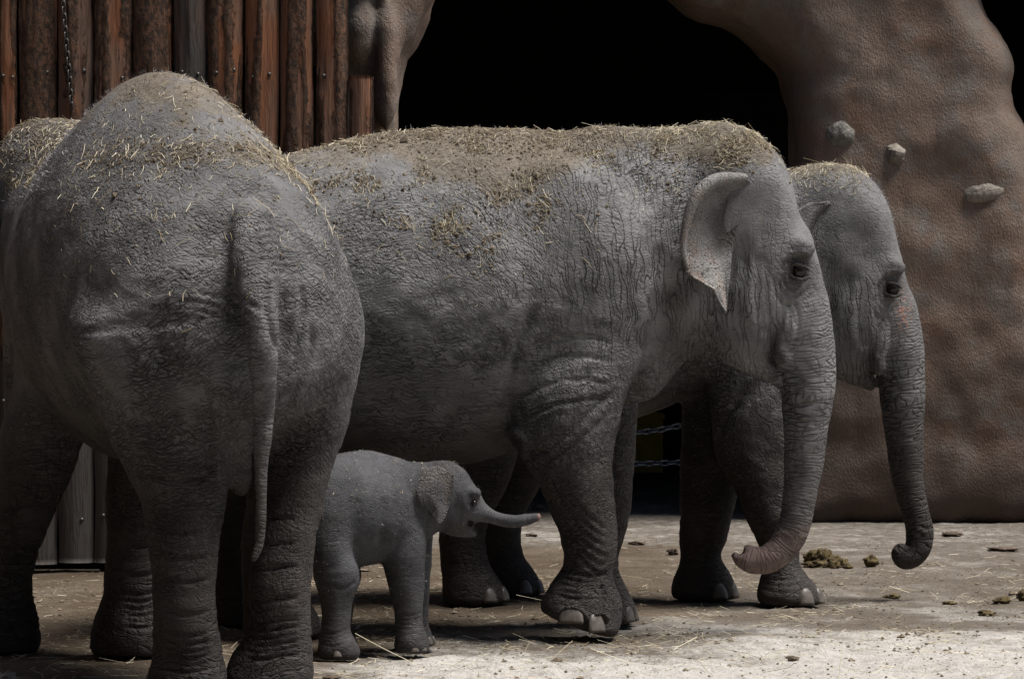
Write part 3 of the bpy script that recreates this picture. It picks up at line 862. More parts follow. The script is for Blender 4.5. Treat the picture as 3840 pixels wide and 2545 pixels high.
# near and far ear of the walking cow
def ear_rows(q, side, lat, A, O, latA, latM, latO):
    rows_ = []
    n = len(A)
    for i in range(n):
        a, o = np.array(A[i], float), np.array(O[i], float)
        r = []
        for t, l in ((0, latA[i]), (0.18, latA[i] + (latM[i] - latA[i]) * 0.15), (0.45, latM[i]), (0.75, (latM[i] + latO[i]) / 2), (1.0, latO[i])):
            p = a + (o - a) * t
            x, z = q(p[0], p[1]); r.append((x, side * l * lat, z))
        rows_.append(r)
    return rows_
EAR_A = [(2800, 688), (2775, 740), (2760, 800), (2745, 870), (2730, 940), (2722, 1000), (2714, 1060), (2706, 1115), (2700, 1160)]
EAR_O = [(2772, 678), (2668, 688), (2604, 728), (2562, 800), (2536, 930), (2556, 1018), (2604, 1062), (2655, 1098), (2698, 1174)]
def pinkB(u, v, p): return np.clip(sstep(0.55, 0.9, u + 0.3 * v) * sstep(0.15, 0.4, v) * 0.6 + sstep(0.45, 0.65, v) * sstep(0.15, 0.5, u), 0, 1)
def darkB(u, v, p): return 0.9 * sstep(0.62, 0.36, u) * sstep(0.10, 0.2, v) * sstep(0.62, 0.45, v)  # shade of the ear hollow painted as dark colour
def make_ear(E, q, side, lat, mat, A=EAR_A, O=EAR_O, k=1.0, pinkf=pinkB, darkf=darkB, la=None, lm=None, lo=None, rim=True, seed=3):
    la = la or [.255, .25, .245, .245, .27, .315, .34, .352, .36]
    lm = lm or [.275, .285, .30, .312, .345, .378, .39, .388, .378]
    lo = lo or [.325, .400, .440, .452, .448, .44, .43, .412, .388]
    e = sheet('ear', ear_rows(q, side, lat, A, O, la, lm, lo), E.root, mat, 0.009 * k, pinkf=pinkf, darkf=darkf, seed=seed, ruffle=.013 * k)
    if rim:
        pts = [(q(a + 4, b)[0], side * (l * lat + 0.012), q(a + 4, b)[1]) for (a, b), l in zip(O[:6], lo)]
        me = tube_mesh('ear_rim', pts, [0.018 * k, 0.030 * k, 0.030 * k, 0.024 * k, 0.015 * k, 0.006 * k], 10, None, 6)
        attr(me, 'pink', np.linspace(0.25, 0.9, len(me.vertices)))
        o = obj('ear_rim', me, mat, e)
    return e
make_ear(B, qB, -1, 1.0, M['ear_b']); make_ear(B, qB, 1, 1.0, M['ear_b'])
# ================================================================ far cow (C), heading right behind B
Y_C = 15.9; X_C = PX(2000, Y_C)
def qC(px, py, dy=0.0): return (PX(px, Y_C + dy) - X_C, PZ(py, Y_C + dy))
_src = np.array([(2680, 463), (3018, 800), (2965, 1030), (2905, 1430), (2720, 1290), (3138, 1400), (2893, 1290), (3055, 930)], float)
_dst = np.array([(3105, 625), (3352, 862), (3292, 1098), (3283, 1448), (3115, 1345), (3470, 1425), (3235, 1330), (3395, 1010)], float)
_AF, _, _, _ = np.linalg.lstsq(np.column_stack([_src, np.ones(len(_src))]), _dst, rcond=None)
def hC(px, py, dy=0.0):
    p = np.array([px, py, 1.0]) @ _AF
    return qC(p[0], p[1], dy)
C_ = Ele('elephant', (X_C, Y_C, 0), 0, (-1.75, -0.8, -0.03), (2.25, 0.8, 2.32), 0.0125)
C_.y0 = 0.0
TC = [(1150, 1080, 1240, .10), (1175, 990, 1330, .22), (1230, 880, 1480, .38), (1330, 790, 1570, .48), (1500, 710, 1620, .54), (1750, 650, 1640, .58), (2000, 630, 1640, .58), (2250, 635, 1600, .55), (2450, 645, 1545, .50), (2600, 650, 1480, .45), (2750, 640, 1420, .40), (2900, 640, 1390, .35), (3030, 650, 1320, .28), (3110, 670, 1240, .22)]
C_.F.loftx(torso_rows(TC, qC), 0.08, egg=0.16)
for sd in (-1, 1):
    C_.F.ell((qC(1420, 1100)[0], sd * .36, qC(1420, 1100)[1]), (.33, .18, .45), 0.12)
    C_.F.ell((qC(2680, 1080)[0], sd * .32, qC(2680, 1080)[1]), (.24, .13, .45), 0.12, ry=math.radians(-14))
C_.F.loftz(rows([(1150, 2620, 2920, .14), (1350, 2640, 3010, .17), (1500, 2660, 3020, .17), (1620, 2675, 3000, .165), (1720, 2690, 2985, .155), (1830, 2752, 2985, .14), (1950, 2800, 2990, .13), (2050, 2846, 2998, .115), (2110, 2862, 3000, .112), (2160, 2852, 3030, .125), (2200, 2842, 3064, .145), (2240, 2838, 3082, .155), (2262, 2845, 3080, .15)], -0.25, qC), 0.045)
C_.F.loftz(rows([(1150, 2540, 2800, .14), (1350, 2540, 2830, .16), (1500, 2556, 2830, .16), (1700, 2555, 2800, .15), (1850, 2550, 2765, .14), (1950, 2550, 2742, .13), (2030, 2552, 2722, .12), (2080, 2555, 2700, .115), (2120, 2545, 2715, .13), (2170, 2523, 2748, .15), (2220, 2516, 2766, .16), (2246, 2522, 2764, .155)], 0.06, qC), 0.045)
hind_leg(C_, qC(1745, 2000, -.12)[0], -.16, .93); hind_leg(C_, qC(1880, 2000, .3)[0], .30, .93)
C_.F.tube([(qC(1185, 1050)[0] + a, b, c) for a, b, c in ((.06, 0, 1.5), (-.05, 0, 1.4), (-.09, .02, 1.2), (-.1, .03, .95), (-.1, .03, .65))], [.08, .065, .046, .032, .018], 0.05)
head(C_, hC, 1.0, 0.97)
TRUNK_C = [(3270, 1010, 112), (3310, 1110, 104), (3345, 1200, 102), (3367, 1300, 96), (3378, 1400, 90), (3384, 1480, 86), (3388, 1580, 77), (3392, 1680, 69), (3400, 1770, 61), (3415, 1850, 55), (3436, 1930, 52), (3449, 1995, 51), (3444, 2050, 48), (3418, 2086, 44), (3388, 2094, 38), (3366, 2078, 31), (3370, 2057, 24), (3386, 2052, 17)]
trC = np.array([(qC(a, b)[0], 0.0, qC(a, b)[1], r * Y_C / F) for a, b, r in TRUNK_C])
# the curled tip winds a little towards the viewer
trC[-5:, 1] = [-.005, -.02, -.035, -.045, -.05]
C_.F.tube(trC[:, :3], trC[:, 3], 0.028)
C_.chains = [(catmull(trC, 8), 1.0, 0.12, 0.5)]
for rg in B.regions[:]:
    x, y, z, r, w = rg
    C_.regions.append((x + qC(2680 + 420, 1000)[0] - qB(2680, 1000)[0], None, z * .95, r, w))
C_.regions.append((hC(2950, 850)[0], None, hC(2950, 850)[1], .14, (.04, .05, .02, .04)))
C_.regions.append((qC(2850, 1650)[0], None, qC(2850, 1650)[1], .18, (.3, .1, .2, 1.0)))
head_carves(C_, hC)
cC = lambda pts, wd, dep, side=-1: C_.carves.append(([qC(a, b, -0.25) for a, b in pts], wd, dep, side, (0, 2)))
cC([(2700, 1740), (2690, 1650), (2720, 1560), (2780, 1500)], .016, .012)
for i in range(8): cC([(2705 + 30 * i, 1560 - 14 * i), (2770 + 24 * i, 1480 - 10 * i), (2850 + 18 * i, 1400)], .010, .007)
for i in range(6): cC([(2850 - 2 * i, 2085 + 22 * i), (2920, 2100 + 22 * i), (3000 + 6 * i, 2080 + 25 * i)], .009, .006)
C_.blobs['brown'] += [lambda v, n: 0.95 * sstep(1.3, 0.65, v[:, 2])]  # leg dirt plus painted shade deepening towards the ground
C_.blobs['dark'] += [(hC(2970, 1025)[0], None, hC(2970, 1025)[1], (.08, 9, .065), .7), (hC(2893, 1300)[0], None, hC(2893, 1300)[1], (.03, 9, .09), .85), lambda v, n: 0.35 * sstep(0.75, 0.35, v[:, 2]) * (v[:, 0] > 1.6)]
C_.blobs['pink'] += [lambda v, n: 0.9 * np.exp(-(((v[:, 0] - hC(3040, 1130)[0]) / .035) ** 2 + ((v[:, 2] - hC(3040, 1130)[1]) / .085) ** 2)) * (noise(v, 46, 12) > .02)]
def dustC(v, n):
    px = (v[:, 0] + X_C) * F / Y_C + 1920; py = HOR - (v[:, 2] - CAM_H) * F / Y_C
    return np.clip(0.35 + (680 - py) / 120.0, 0, .8) * (n[:, 2] > 0.1) * (px < 3260)
C_.blobs['dust'] += [dustC]
C_.build(M['skin_c'], seed=4)
tag(C_.root, 'grey elephant with curled trunk tip standing half hidden behind the striding elephant', 'elephant', 'elephants in the yard')
eyes(C_, hC)
for dy, a, b in ((-.25, 2960, .15), (.06, 2640, .155)):
    foot_nails(C_, qC(a, 2200, dy)[0], dy, .158 if dy < 0 else .160, b, [-62, -18, 30], .085, .085)
foot_nails(C_, qC(1745, 2200, -.12)[0] + .045, -.16, .16, .147, [-60, -15, 35]); foot_nails(C_, qC(1880, 2200, .3)[0] + .045, .30, .16, .147, [-60, -15, 35])
_eC = lambda p: [(a - 100, b - 48) for a, b in p]
make_ear(C_, hC, -1, 0.97, M['ear_c'], _eC(EAR_A), _eC(EAR_O), la=[.235] * 4 + [.26, .30, .32, .335, .34], lm=[.27, .285, .30, .31, .33, .35, .36, .36, .355], lo=[.285, .32, .35, .365, .37, .37, .37, .365, .36], rim=False, pinkf=lambda u, v, p: u * 0.3, seed=5); make_ear(C_, hC, 1, 0.97, M['ear_c'], _eC(EAR_A), _eC(EAR_O), la=[.235] * 4 + [.26, .30, .32, .335, .34], lm=[.27, .285, .30, .31, .33, .35, .36, .36, .355], lo=[.285, .32, .35, .365, .37, .37, .37, .365, .36], rim=False, pinkf=lambda u, v, p: u * 0.3, seed=6)

# ================================================================ rear-view cow (A), heading away to the left
HD = math.radians(25)
TA = (-0.93, 11.75)                      # ground point under the tail root
ROT_A = math.radians(90) + HD
def lA(px, Y, s): return (PX(px, Y) - TA[0] + math.sin(HD) * s) / math.cos(HD)      # lateral (right +) of a photo column
A = Ele('elephant', (TA[0], TA[1], 0), ROT_A, (-0.30, -0.85, -0.03), (3.35, 0.95, 2.48), 0.0092)
A.y0 = 0.0
TORA = [(-.07, 1.46, 1.26, .10), (-.04, 1.58, 1.14, .22), (.06, 1.76, 1.02, .37), (.20, 1.93, .95, .465), (.40, 2.10, .88, .525), (.65, 2.25, .84, .545), (.95, 2.36, .82, .54),
        (1.2, 2.385, .81, .525), (1.45, 2.34, .83, .50), (1.7, 2.27, .88, .465), (1.9, 2.235, .96, .41), (2.1, 2.225, 1.07, .35), (2.3, 2.22, 1.20, .32), (2.45, 2.2, 1.3, .26)]
# local y axis points to the left of the animal
A.F.loftx([[s_, t, b, w, 0.0] for s_, t, b, w in TORA], 0.08, egg=0.33)
def legA(ctr, Yd, s0):
    out = []
    for py, l, r, sx, rx in ctr:
        la, lb = lA(l, Yd, sx), lA(r, Yd, sx)
        out.append([PZ(py, Yd), sx, rx, -(la + lb) / 2, abs(lb - la) / 2 * 1.0])
    return out
LH = [(930, 540, 680, .52, .06), (1060, 390, 800, .46, .18), (1200, 290, 850, .39, .28), (1350, 318, 790, .36, .30), (1500, 376, 778, .37, .27), (1600, 410, 806, .38, .25), (1700, 445, 828, .38, .22), (1800, 493, 832, .37, .19), (1900, 538, 822, .34, .165), (2000, 560, 806, .31, .15),
      (2100, 577, 797, .29, .14), (2300, 589, 797, .27, .132), (2400, 588, 808, .28, .14), (2480, 578, 816, .30, .155), (2550, 562, 826, .31, .17), (2604, 560, 828, .31, .165)]
RH = [(930, 1060, 1180, .55, .06), (1060, 1010, 1275, .49, .18), (1200, 1000, 1316, .43, .28), (1350, 1012, 1308, .40, .30), (1500, 1018, 1276, .41, .27), (1600, 1018, 1262, .42, .25), (1700, 1010, 1232, .42, .22), (1800, 1000, 1204, .41, .19), (1900, 984, 1187, .39, .165), (2000, 968, 1167, .37, .15),
      (2100, 956, 1157, .35, .14), (2200, 953, 1152, .34, .135), (2300, 950, 1152, .34, .135), (2390, 930, 1153, .35, .145), (2460, 888, 1156, .37, .165), (2530, 864, 1157, .38, .175), (2572, 866, 1156, .38, .17)]
A.F.loftz(legA(LH, 11.91, .3), 0.09); A.F.loftz(legA(RH, 12.17, .37), 0.09)
# inner skin fold / udder between the thighs
def pA(px, py, s_, Yd): return (s_, -lA(px, Yd, s_), PZ(py, Yd))
A.F.tube([pA(905, 1330, .18, 11.95), pA(880, 1480, .22, 11.95), pA(872, 1640, .30, 12.0), pA(880, 1770, .36, 12.0), pA(892, 1835, .38, 12.0)], [.10, .085, .07, .055, .03], 0.04)
# forelegs: right under the shoulder, left swung forward
def fore(E, x0, x1, y0, y1, kk=0.05, bend=0.0):
    R = [(1.60, x0, .14, y0, .12), (1.35, x0, .22, y0, .17), (1.10, x0 + .0, .235, y0, .185), (.90, x0 + (x1 - x0) * .25, .21, y0 + (y1 - y0) * .3, .175), (.72, x0 + (x1 - x0) * .48 + bend, .17, y0 + (y1 - y0) * .5, .155), (.52, x0 + (x1 - x0) * .72 + bend * .6, .135, y0 + (y1 - y0) * .75, .13),
         (.32, x0 + (x1 - x0) * .95, .118, y1, .118), (.22, x1, .122, y1, .125), (.14, x1 + .01, .155, y1, .15), (.05, x1 + .02, .172, y1, .165), (0, x1 + .02, .165, y1, .16)]
    E.F.loftz(R, kk)
fore(A, 1.74, 1.75, -.20, -.09); fore(A, 1.78, 2.08, .22, .37)
A.blobs['dark'] = []
# tail with its raised root
TAILA = [(945, 850, 96, .08), (955, 960, 94, -.03), (966, 1070, 86, -.12), (976, 1170, 74, -.18), (986, 1270, 63, -.205), (990, 1360, 54, -.20), (991, 1450, 47, -.19), (989, 1550, 37, -.15), (987, 1640, 32, -.15), (983, 1740, 27, -.145), (980, 1840, 23, -.145), (979, 1940, 19, -.145), (976, 2030, 17, -.145), (962, 2075, 14, -.145), (953, 2095, 8, -.145)]
tA = []
for px, py, r, s_ in TAILA:
    Yd = TA[1] + s_ * math.cos(HD)
    tA.append((s_, -lA(px, Yd, s_), PZ(py, Yd), r * Yd / F))
tA = np.array(tA)
A.F.tube(tA[:, :3], tA[:, 3], 0.035)
for px, py, r in ((1062, 1110, .045), (900, 1095, .045)):
    A.F.ell(pA(px, py, -.02, 11.73), (.06, r, .075), 0.05)
for px, py, rz in ((880, 1230, .16), (1085, 1260, .16)):
    A.F.ell(pA(px, py, -.085, 11.7), (.035, .05, rz), 0.06, cut=True)
# head and trunk, mostly beyond her back
AOFF = 1.06
def qA(px, py, dy=0.0):
    x, z = qB(px, py)
    return (x + AOFF, z + 0.0)
head(A, qA)
trA = trB[:14].copy(); trA[7:, 0] = [1.62, 1.66, 1.72, 1.80, 1.87, 1.90, 1.88]; trA[7:, 2] = [.98, .90, .85, .85, .91, .99, 1.06]; trA[:, 0] += AOFF
A.F.tube(trA[:, :3], trA[:, 3], 0.06)
A.chains = [(catmull(trA, 8), 1.0, 0.12, 0.5), (catmull(tA, 6), 0.6, 0.10, 0.32)]
RA = lambda s_, l, z, r, w: A.regions.append((s_, -l, z, r, w))
RA(.8, 0, 2.3, .4, (.08, .03, .04, .04)); RA(.15, 0, 1.9, .25, (.35, .05, .2, .2)); RA(1.0, -.6, 1.5, .45, (.7, .3, .3, .3)); RA(.2, -.35, 1.75, .22, (.25, .1, .5, .5))
RA(.05, -.40, 1.45, .25, (.35, .0, 1.0, .55)); RA(.1, .42, 1.5, .25, (.3, 0, .7, .95)); RA(.0, -.35, 1.15, .25, (.45, .0, 1.0, .35)); RA(.1, .42, 1.15, .25, (.3, .1, .4, 1.0)); RA(.1, -.3, .85, .2, (.8, .1, .6, .1)); RA(.1, .2, .85, .2, (.5, .3, .2, .7))
RA(.25, -.2, .45, .2, (.9, .6, .2, .2)); RA(.3, .2, .45, .2, (.9, .7, .2, .2)); RA(.25, 0, .15, .25, (1.3, .1, .1, .1)); RA(1.75, -.1, .4, .3, (.8, .6, .1, .1)); RA(2.4, 0, 2.1, .3, (.4, .2, .5, .3)); RA(0, 0, 1.65, .16, (1.0, .1, .2, .2))
RA(.0, -.12, 1.0, .14, (.3, .6, .3, .2))
cA = lambda pts, wd, dep: A.carves.append(([(-lA(a, 11.85, .1), PZ(b, 11.85)) for a, b in pts], wd, dep * 1.5, -1, (1, 2)))
for py, dep in ((1790, .010), (1990, .008), (2085, .007), (2170, .010), (2290, .006), (2370, .008), (2400, .008), (2430, .008), (2455, .009), (2480, .008), (2505, .009)):
    cA([(540, py + 10), (640, py - 4), (730, py + 8), (830, py - 6)], .008, dep); cA([(940, py - 30), (1020, py - 18), (1090, py - 30), (1160, py - 36)], .008, dep)
cA([(690, 1390), (745, 1480), (790, 1590), (825, 1720), (835, 1790)], .018, .016); cA([(560, 1300), (650, 1400), (720, 1500), (790, 1640)], .014, .008); cA([(470, 1330), (580, 1440), (680, 1560), (760, 1680)], .012, .006)
cA([(905, 1050), (880, 1130), (890, 1230), (930, 1330)], .016, .014); cA([(1075, 1060), (1085, 1150), (1060, 1260), (1035, 1360)], .014, .012); cA([(1100, 1200), (1110, 1300), (1070, 1430), (1035, 1560)], .014, .009)
for i in range(9): cA([(890 - 4 * i, 830 + 24 * i), (940, 815 + 26 * i), (1000, 815 + 26 * i), (1050 + 4 * i, 835 + 24 * i)], .009, .0065)
for i in range(7): cA([(880 - 40 * i, 1180 + 8 * i), (800 - 55 * i, 1120 + 20 * i), (700 - 70 * i, 1100 + 30 * i)], .010, .006)
bA = lambda nm, px, py, s_, r, a: A.blobs[nm].append((s_, -lA(px, 11.85, s_), PZ(py, 11.85), r, a))
A.blobs['brown'] += [lambda v, n: 0.95 * sstep(1.35, 0.62, v[:, 2] + .12 * noise(v, 4, 3)), lambda v, n: .6 * sstep(1.0, .78, v[:, 2]) * sstep(.2, .6, v[:, 0])]  # mud and painted shade falloff on legs and lower rump
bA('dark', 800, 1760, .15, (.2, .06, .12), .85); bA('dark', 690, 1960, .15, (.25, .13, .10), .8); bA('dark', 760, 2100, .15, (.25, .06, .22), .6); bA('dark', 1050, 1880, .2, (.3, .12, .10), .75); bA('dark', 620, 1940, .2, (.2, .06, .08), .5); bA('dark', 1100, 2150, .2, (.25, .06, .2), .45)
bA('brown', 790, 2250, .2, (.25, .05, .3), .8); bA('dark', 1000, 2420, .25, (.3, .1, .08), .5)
def dustA(v, n):
    a = np.clip((v[:, 2] - 1.85) / 0.45, 0, 1) * np.clip(.3 + n[:, 2], 0, 1) * sstep(-.45, .25, -v[:, 1] + .25 * v[:, 0])
    dl = -v[:, 1] - .1
    band = np.exp(-((v[:, 2] - (2.04 - np.where(dl < 0, .10, .38) * np.abs(dl))) / .06) ** 2) * (v[:, 0] < .9) * sstep(-.55, -.3, dl)
    return np.clip(.78 * a + .4 * band, 0, 1)
A.blobs['dust'] += [dustA]
A.build(M['skin_a'], seed=7)
tag(A.root, 'grey elephant seen from behind with its tail hanging and straw scattered over its rump', 'elephant', 'elephants in the yard')
eyes(A, qA)
foot_nails(A, 1.77, -.09, .172, .165, [-45, 0, 45]); foot_nails(A, 2.10, .37, .172, .165, [-60, -20, 20, 60]); foot_nails(A, .33, .18, .15, .13, [-35, 10, 50]); foot_nails(A, .40, -.2, .15, .14, [-50, -10, 35])
_la = [.25, .25, .25, .25, .265, .29, .30, .31, .32]; _lm = [.28, .295, .31, .32, .335, .345, .35, .35, .345]; _lo = [.31, .345, .365, .375, .385, .385, .38, .37, .36]
make_ear(A, qA, 1, 1.0, M['ear_b'], la=_la, lm=_lm, lo=_lo, seed=8); make_ear(A, qA, -1, 1.0, M['ear_b'], seed=9)
# ================================================================ calf (D)
Y_D = 13.45; X_D = PX(1400, Y_D)
def qD(px, py, dy=0.0): return (PX(px, Y_D + dy) - X_D, PZ(py, Y_D + dy))
D = Ele('elephant_calf', (X_D, Y_D, 0), 0, (-0.45, -0.55, -0.03), (0.80, 0.55, 0.92), 0.0065)
TD = [(1105, 1880, 1960, .05, -.10), (1120, 1830, 2040, .10, -.10), (1165, 1762, 2120, .165, -.095), (1230, 1712, 2145, .205, -.09), (1300, 1692, 2135, .22, -.07), (1380, 1688, 2115, .225, -.04), (1460, 1708, 2093, .205, .0), (1530, 1732, 2070, .165, .035), (1590, 1738, 2035, .125, .07), (1650, 1748, 1990, .105, .085), (1690, 1775, 1965, .10, .09)]
D.F.loftx([[qD(a, b)[0], qD(a, b)[1], qD(a, c)[1], w, cy] for a, b, c, w, cy in TD], 0.04, egg=.12)
D.y0 = .09
u_ = Y_D / F
D.F.ell((qD(1662, 1836)[0], .09, qD(1662, 1836)[1]), (.122, .105, .120), 0.03)
D.F.ell((qD(1742, 1885)[0], .09, qD(1742, 1885)[1]), (.062, .085, .088), 0.04, ry=math.radians(-20))
D.F.ell((qD(1700, 1940)[0], .09, qD(1700, 1940)[1]), (.09, .075, .072), 0.03)
for sd in (-1, 1): D.F.ell((qD(1778, 1850)[0], .09 + sd * .058, qD(1778, 1850)[1]), (.03, .024, .022), 0.02)
D.F.tube([(qD(a, b)[0], .09, qD(a, b)[1]) for a, b in ((1700, 1965), (1745, 1990), (1772, 2003), (1784, 2008))], [.055, .034, .02, .010], 0.02, flat=1.25)
TRD = [(1748, 1880, 56), (1790, 1916, 41), (1832, 1936, 30), (1880, 1952, 25), (1930, 1959, 22), (1972, 1953, 20), (2000, 1946, 17), (2020, 1943, 15)]
trD = np.array([(qD(a, b)[0], .09, qD(a, b)[1], r * u_) for a, b, r in TRD])
D.F.tube(trD[:, :3], trD[:, 3], 0.025)
D.F.ell((qD(2026, 1944)[0], .09, qD(2026, 1944)[1]), (.012, .009, .010), 0.006, cut=True)
D.F.tube([(qD(1762, 1962)[0] , .09 + sd * .07, qD(1762, 1962)[1]) for sd in (-1, 1)], [.012, .012], 0.012, cut=True)
for sd in (-1, 1): D.F.ell((qD(1777, 1886)[0], .09 + sd * .088, qD(1777, 1886)[1]), (.018, .014, .018), 0.012, cut=True)
rowsD = lambda c, dy: rows([(a, b, d, e) for a, b, d, e in c], dy, qD)
FD = [(1830, 1480, 1590, .05), (1920, 1440, 1602, .075), (2000, 1424, 1602, .085), (2090, 1430, 1595, .082), (2150, 1446, 1590, .076), (2230, 1466, 1587, .067), (2310, 1478, 1584, .06), (2350, 1480, 1588, .062), (2385, 1482, 1600, .07), (2420, 1480, 1607, .073), (2444, 1485, 1604, .069)]
_h = rowsD(FD, -.035)
for _i, _d in enumerate((.085, .04, .015)): _h[_i][3] += _d
D.F.loftz(_h, 0.03)
D.F.loftz(rowsD([(a, b + 22, c + 22, d) for a, b, c, d in FD[:-1]] + [(2424, 1505, 1626, .069)], .22), 0.025)
HDL = [(1800, 1175, 1310, .06), (1880, 1150, 1330, .09), (1980, 1152, 1326, .095), (2080, 1163, 1324, .09), (2140, 1174, 1344, .084), (2190, 1185, 1344, .078), (2235, 1196, 1327, .07), (2320, 1203, 1316, .062), (2370, 1199, 1313, .064), (2410, 1192, 1334, .073), (2445, 1188, 1348, .076), (2470, 1194, 1344, .072)]
_h = rowsD(HDL, -.245)
for _i, _d in enumerate((.085, .04, .015)): _h[_i][3] += _d
D.F.loftz(_h, 0.03)
D.F.loftz(rowsD([(a - 10, b + 5, c + 5, d) for a, b, c, d in HDL[:-2]] + [(2447, 1195, 1348, .072)], .02), 0.025)
D.F.tube([(qD(1112, 1850)[0], -.1, qD(1112, 1850)[1]), (qD(1092, 1900)[0], -.1, qD(1092, 1900)[1]), (qD(1085, 1990)[0], -.1, qD(1085, 1990)[1]), (qD(1084, 2090)[0], -.1, qD(1084, 2090)[1])], [.03, .024, .016, .009], 0.02)
D.chains = [(catmull(trD, 6), .5, .05, .12)]
RD = lambda px, py, r, w: D.regions.append((qD(px, py)[0], None, qD(px, py)[1], r * u_, w))
RD(1400, 1800, 150, (.15, .1, .2, .2)); RD(1250, 1950, 100, (.3, .2, .6, .2)); RD(1500, 1950, 90, (.2, .4, .3, .5)); RD(1270, 2250, 120, (.7, .1, .2, .1)); RD(1540, 2250, 120, (.7, .1, .2, .1)); RD(1680, 1850, 90, (.1, .3, .1, .1)); RD(1540, 2350, 50, (1.2, 0, 0, 0))
cD = lambda pts, wd, dep: D.carves.append(([qD(a, b, -.1) for a, b in pts], wd, dep, -1, (0, 2)))
for i in range(4): cD([(1480, 2300 + 17 * i), (1530, 2308 + 16 * i), (1590, 2298 + 17 * i)], .005, .004); cD([(1200, 2370 + 14 * i - 20), (1260, 2378 + 14 * i - 20), (1320, 2360 + 15 * i - 20)], .005, .004)
cD([(1345, 1850), (1326, 1960), (1330, 2090)], .026, .007); cD([(1446, 1850), (1434, 1960), (1436, 2090)], .024, .006); cD([(1250, 2175), (1300, 2190), (1345, 2160)], .008, .005)
cD([(1756, 1872), (1776, 1862), (1796, 1872)], .004, .005); cD([(1756, 1894), (1776, 1908), (1794, 1898)], .004, .004); cD([(1790, 1960), (1775, 1985), (1786, 2004)], .004, .006); cD([(1752, 1890), (1770, 1920), (1795, 1915)], .005, .004)
cD([(1610, 1735), (1635, 1750), (1660, 1742)], .008, .006); cD([(1585, 1760), (1580, 1830), (1600, 1900)], .012, .008)
D.blobs['brown'] += [(qD(1720, 1980)[0], None, qD(1720, 1980)[1], (.06, 9, .035), .75), lambda v, n: .45 * sstep(.4, .1, v[:, 2])]
D.blobs['dark'] += [(qD(1650, 1745)[0], None, qD(1650, 1745)[1], (.06, 9, .02), .6), (qD(1776, 1886)[0], None, qD(1776, 1886)[1], .026, .55), (qD(1500, 2130)[0], None, qD(1500, 2130)[1], .04, .3)]
D.blobs['pink'] += [lambda v, n: .55 * sstep(qD(2012, 1940)[0], qD(2024, 1940)[0], v[:, 0])]
D.blobs['dust'] += [lambda v, n: .12 * np.clip(n[:, 2], 0, 1) * (v[:, 0] < qD(1600, 1)[0])]
D.build(M['skin_d'], fold=.0016, seed=11, foldsc=2.2)
tag(D.root, 'small grey elephant calf with outstretched trunk standing beneath the striding elephant', 'elephant calf')
for sd in (-1, 1):
    x, z = qD(1777, 1886); yy = D.y0
    m = (np.abs(D.v[:, 0] - x) < .012) & (np.abs(D.v[:, 2] - z) < .012)
    ys = D.v[m, 1]; y = ys.min() if sd < 0 else ys.max()
    ball('eye', .013, D.root, (x, y - sd * .005, z), M['eye'], nu=14)
def nailsD(cx, cy, rx, ry, angs):
    for a in angs:
        a = math.radians(a); d = (math.cos(a), math.sin(a))
        nail(D.root, (cx + rx * d[0] * .99, cy + ry * d[1] * .99, .026), (d[0] / rx, d[1] / ry, 3.0), .036, .036, thick=.010)
nailsD(qD(1544, 2420)[0], -.035, .070, .073, [-75, -35, 5]); nailsD(qD(1268, 2440)[0], -.245, .088, .076, [-80, -45, -10]); nailsD(qD(1566, 2400)[0], .22, .068, .07, [-40, 0, 40])
EDA = [(1700, 1775), (1702, 1800), (1700, 1830), (1694, 1860), (1686, 1890), (1676, 1920), (1664, 1945), (1652, 1958)]
EDO = [(1640, 1742), (1598, 1758), (1576, 1800), (1567, 1845), (1580, 1880), (1603, 1900), (1624, 1925), (1646, 1960)]
def earD(side):
    R2 = ear_rows(qD, side, 1.0, EDA, EDO, [.10] * 5 + [.118, .124, .13], [.128, .145, .16, .166, .164, .155, .148, .142], [.135, .168, .192, .198, .19, .176, .164, .15])
    R2 = [[(x, y + D.y0, z) for x, y, z in r] for r in R2]
    return sheet('ear', R2, D.root, M['ear_d'], .0055, 30, 20, None, lambda u, v, p: .55 * sstep(.25, .05, u) * sstep(.1, .3, v) * sstep(.8, .6, v), ruffle=.006, seed=12)
earD(-1); earD(1)
_r = np.random.RandomState(5)
def fuzz(E, sel, n, L, w, mat, seed, lean=(0, 0, .2)):
    ii = np.where(sel)[0]
    if len(ii): hairs(E, _r.choice(ii, n), L, w, mat, seed, lean)
fuzz(D, (D.v[:, 2] > .25) & (D.v[:, 0] < qD(1800, 0)[0]), 2200, .012, .00025, M['hair_pale'], 3)
fuzz(B, (B.n[:, 2] > .15) & (B.v[:, 2] > 1.85), 4500, .020, .00035, M['hair_pale'], 4)
fuzz(C_, (C_.n[:, 2] > .0) & (C_.v[:, 2] > 1.75) & (C_.v[:, 0] > 1.1), 2500, .020, .00035, M['hair_pale'], 5)
fuzz(A, (A.n[:, 2] > .2) & (A.v[:, 2] > 1.9), 3500, .020, .00035, M['hair_pale'], 6)
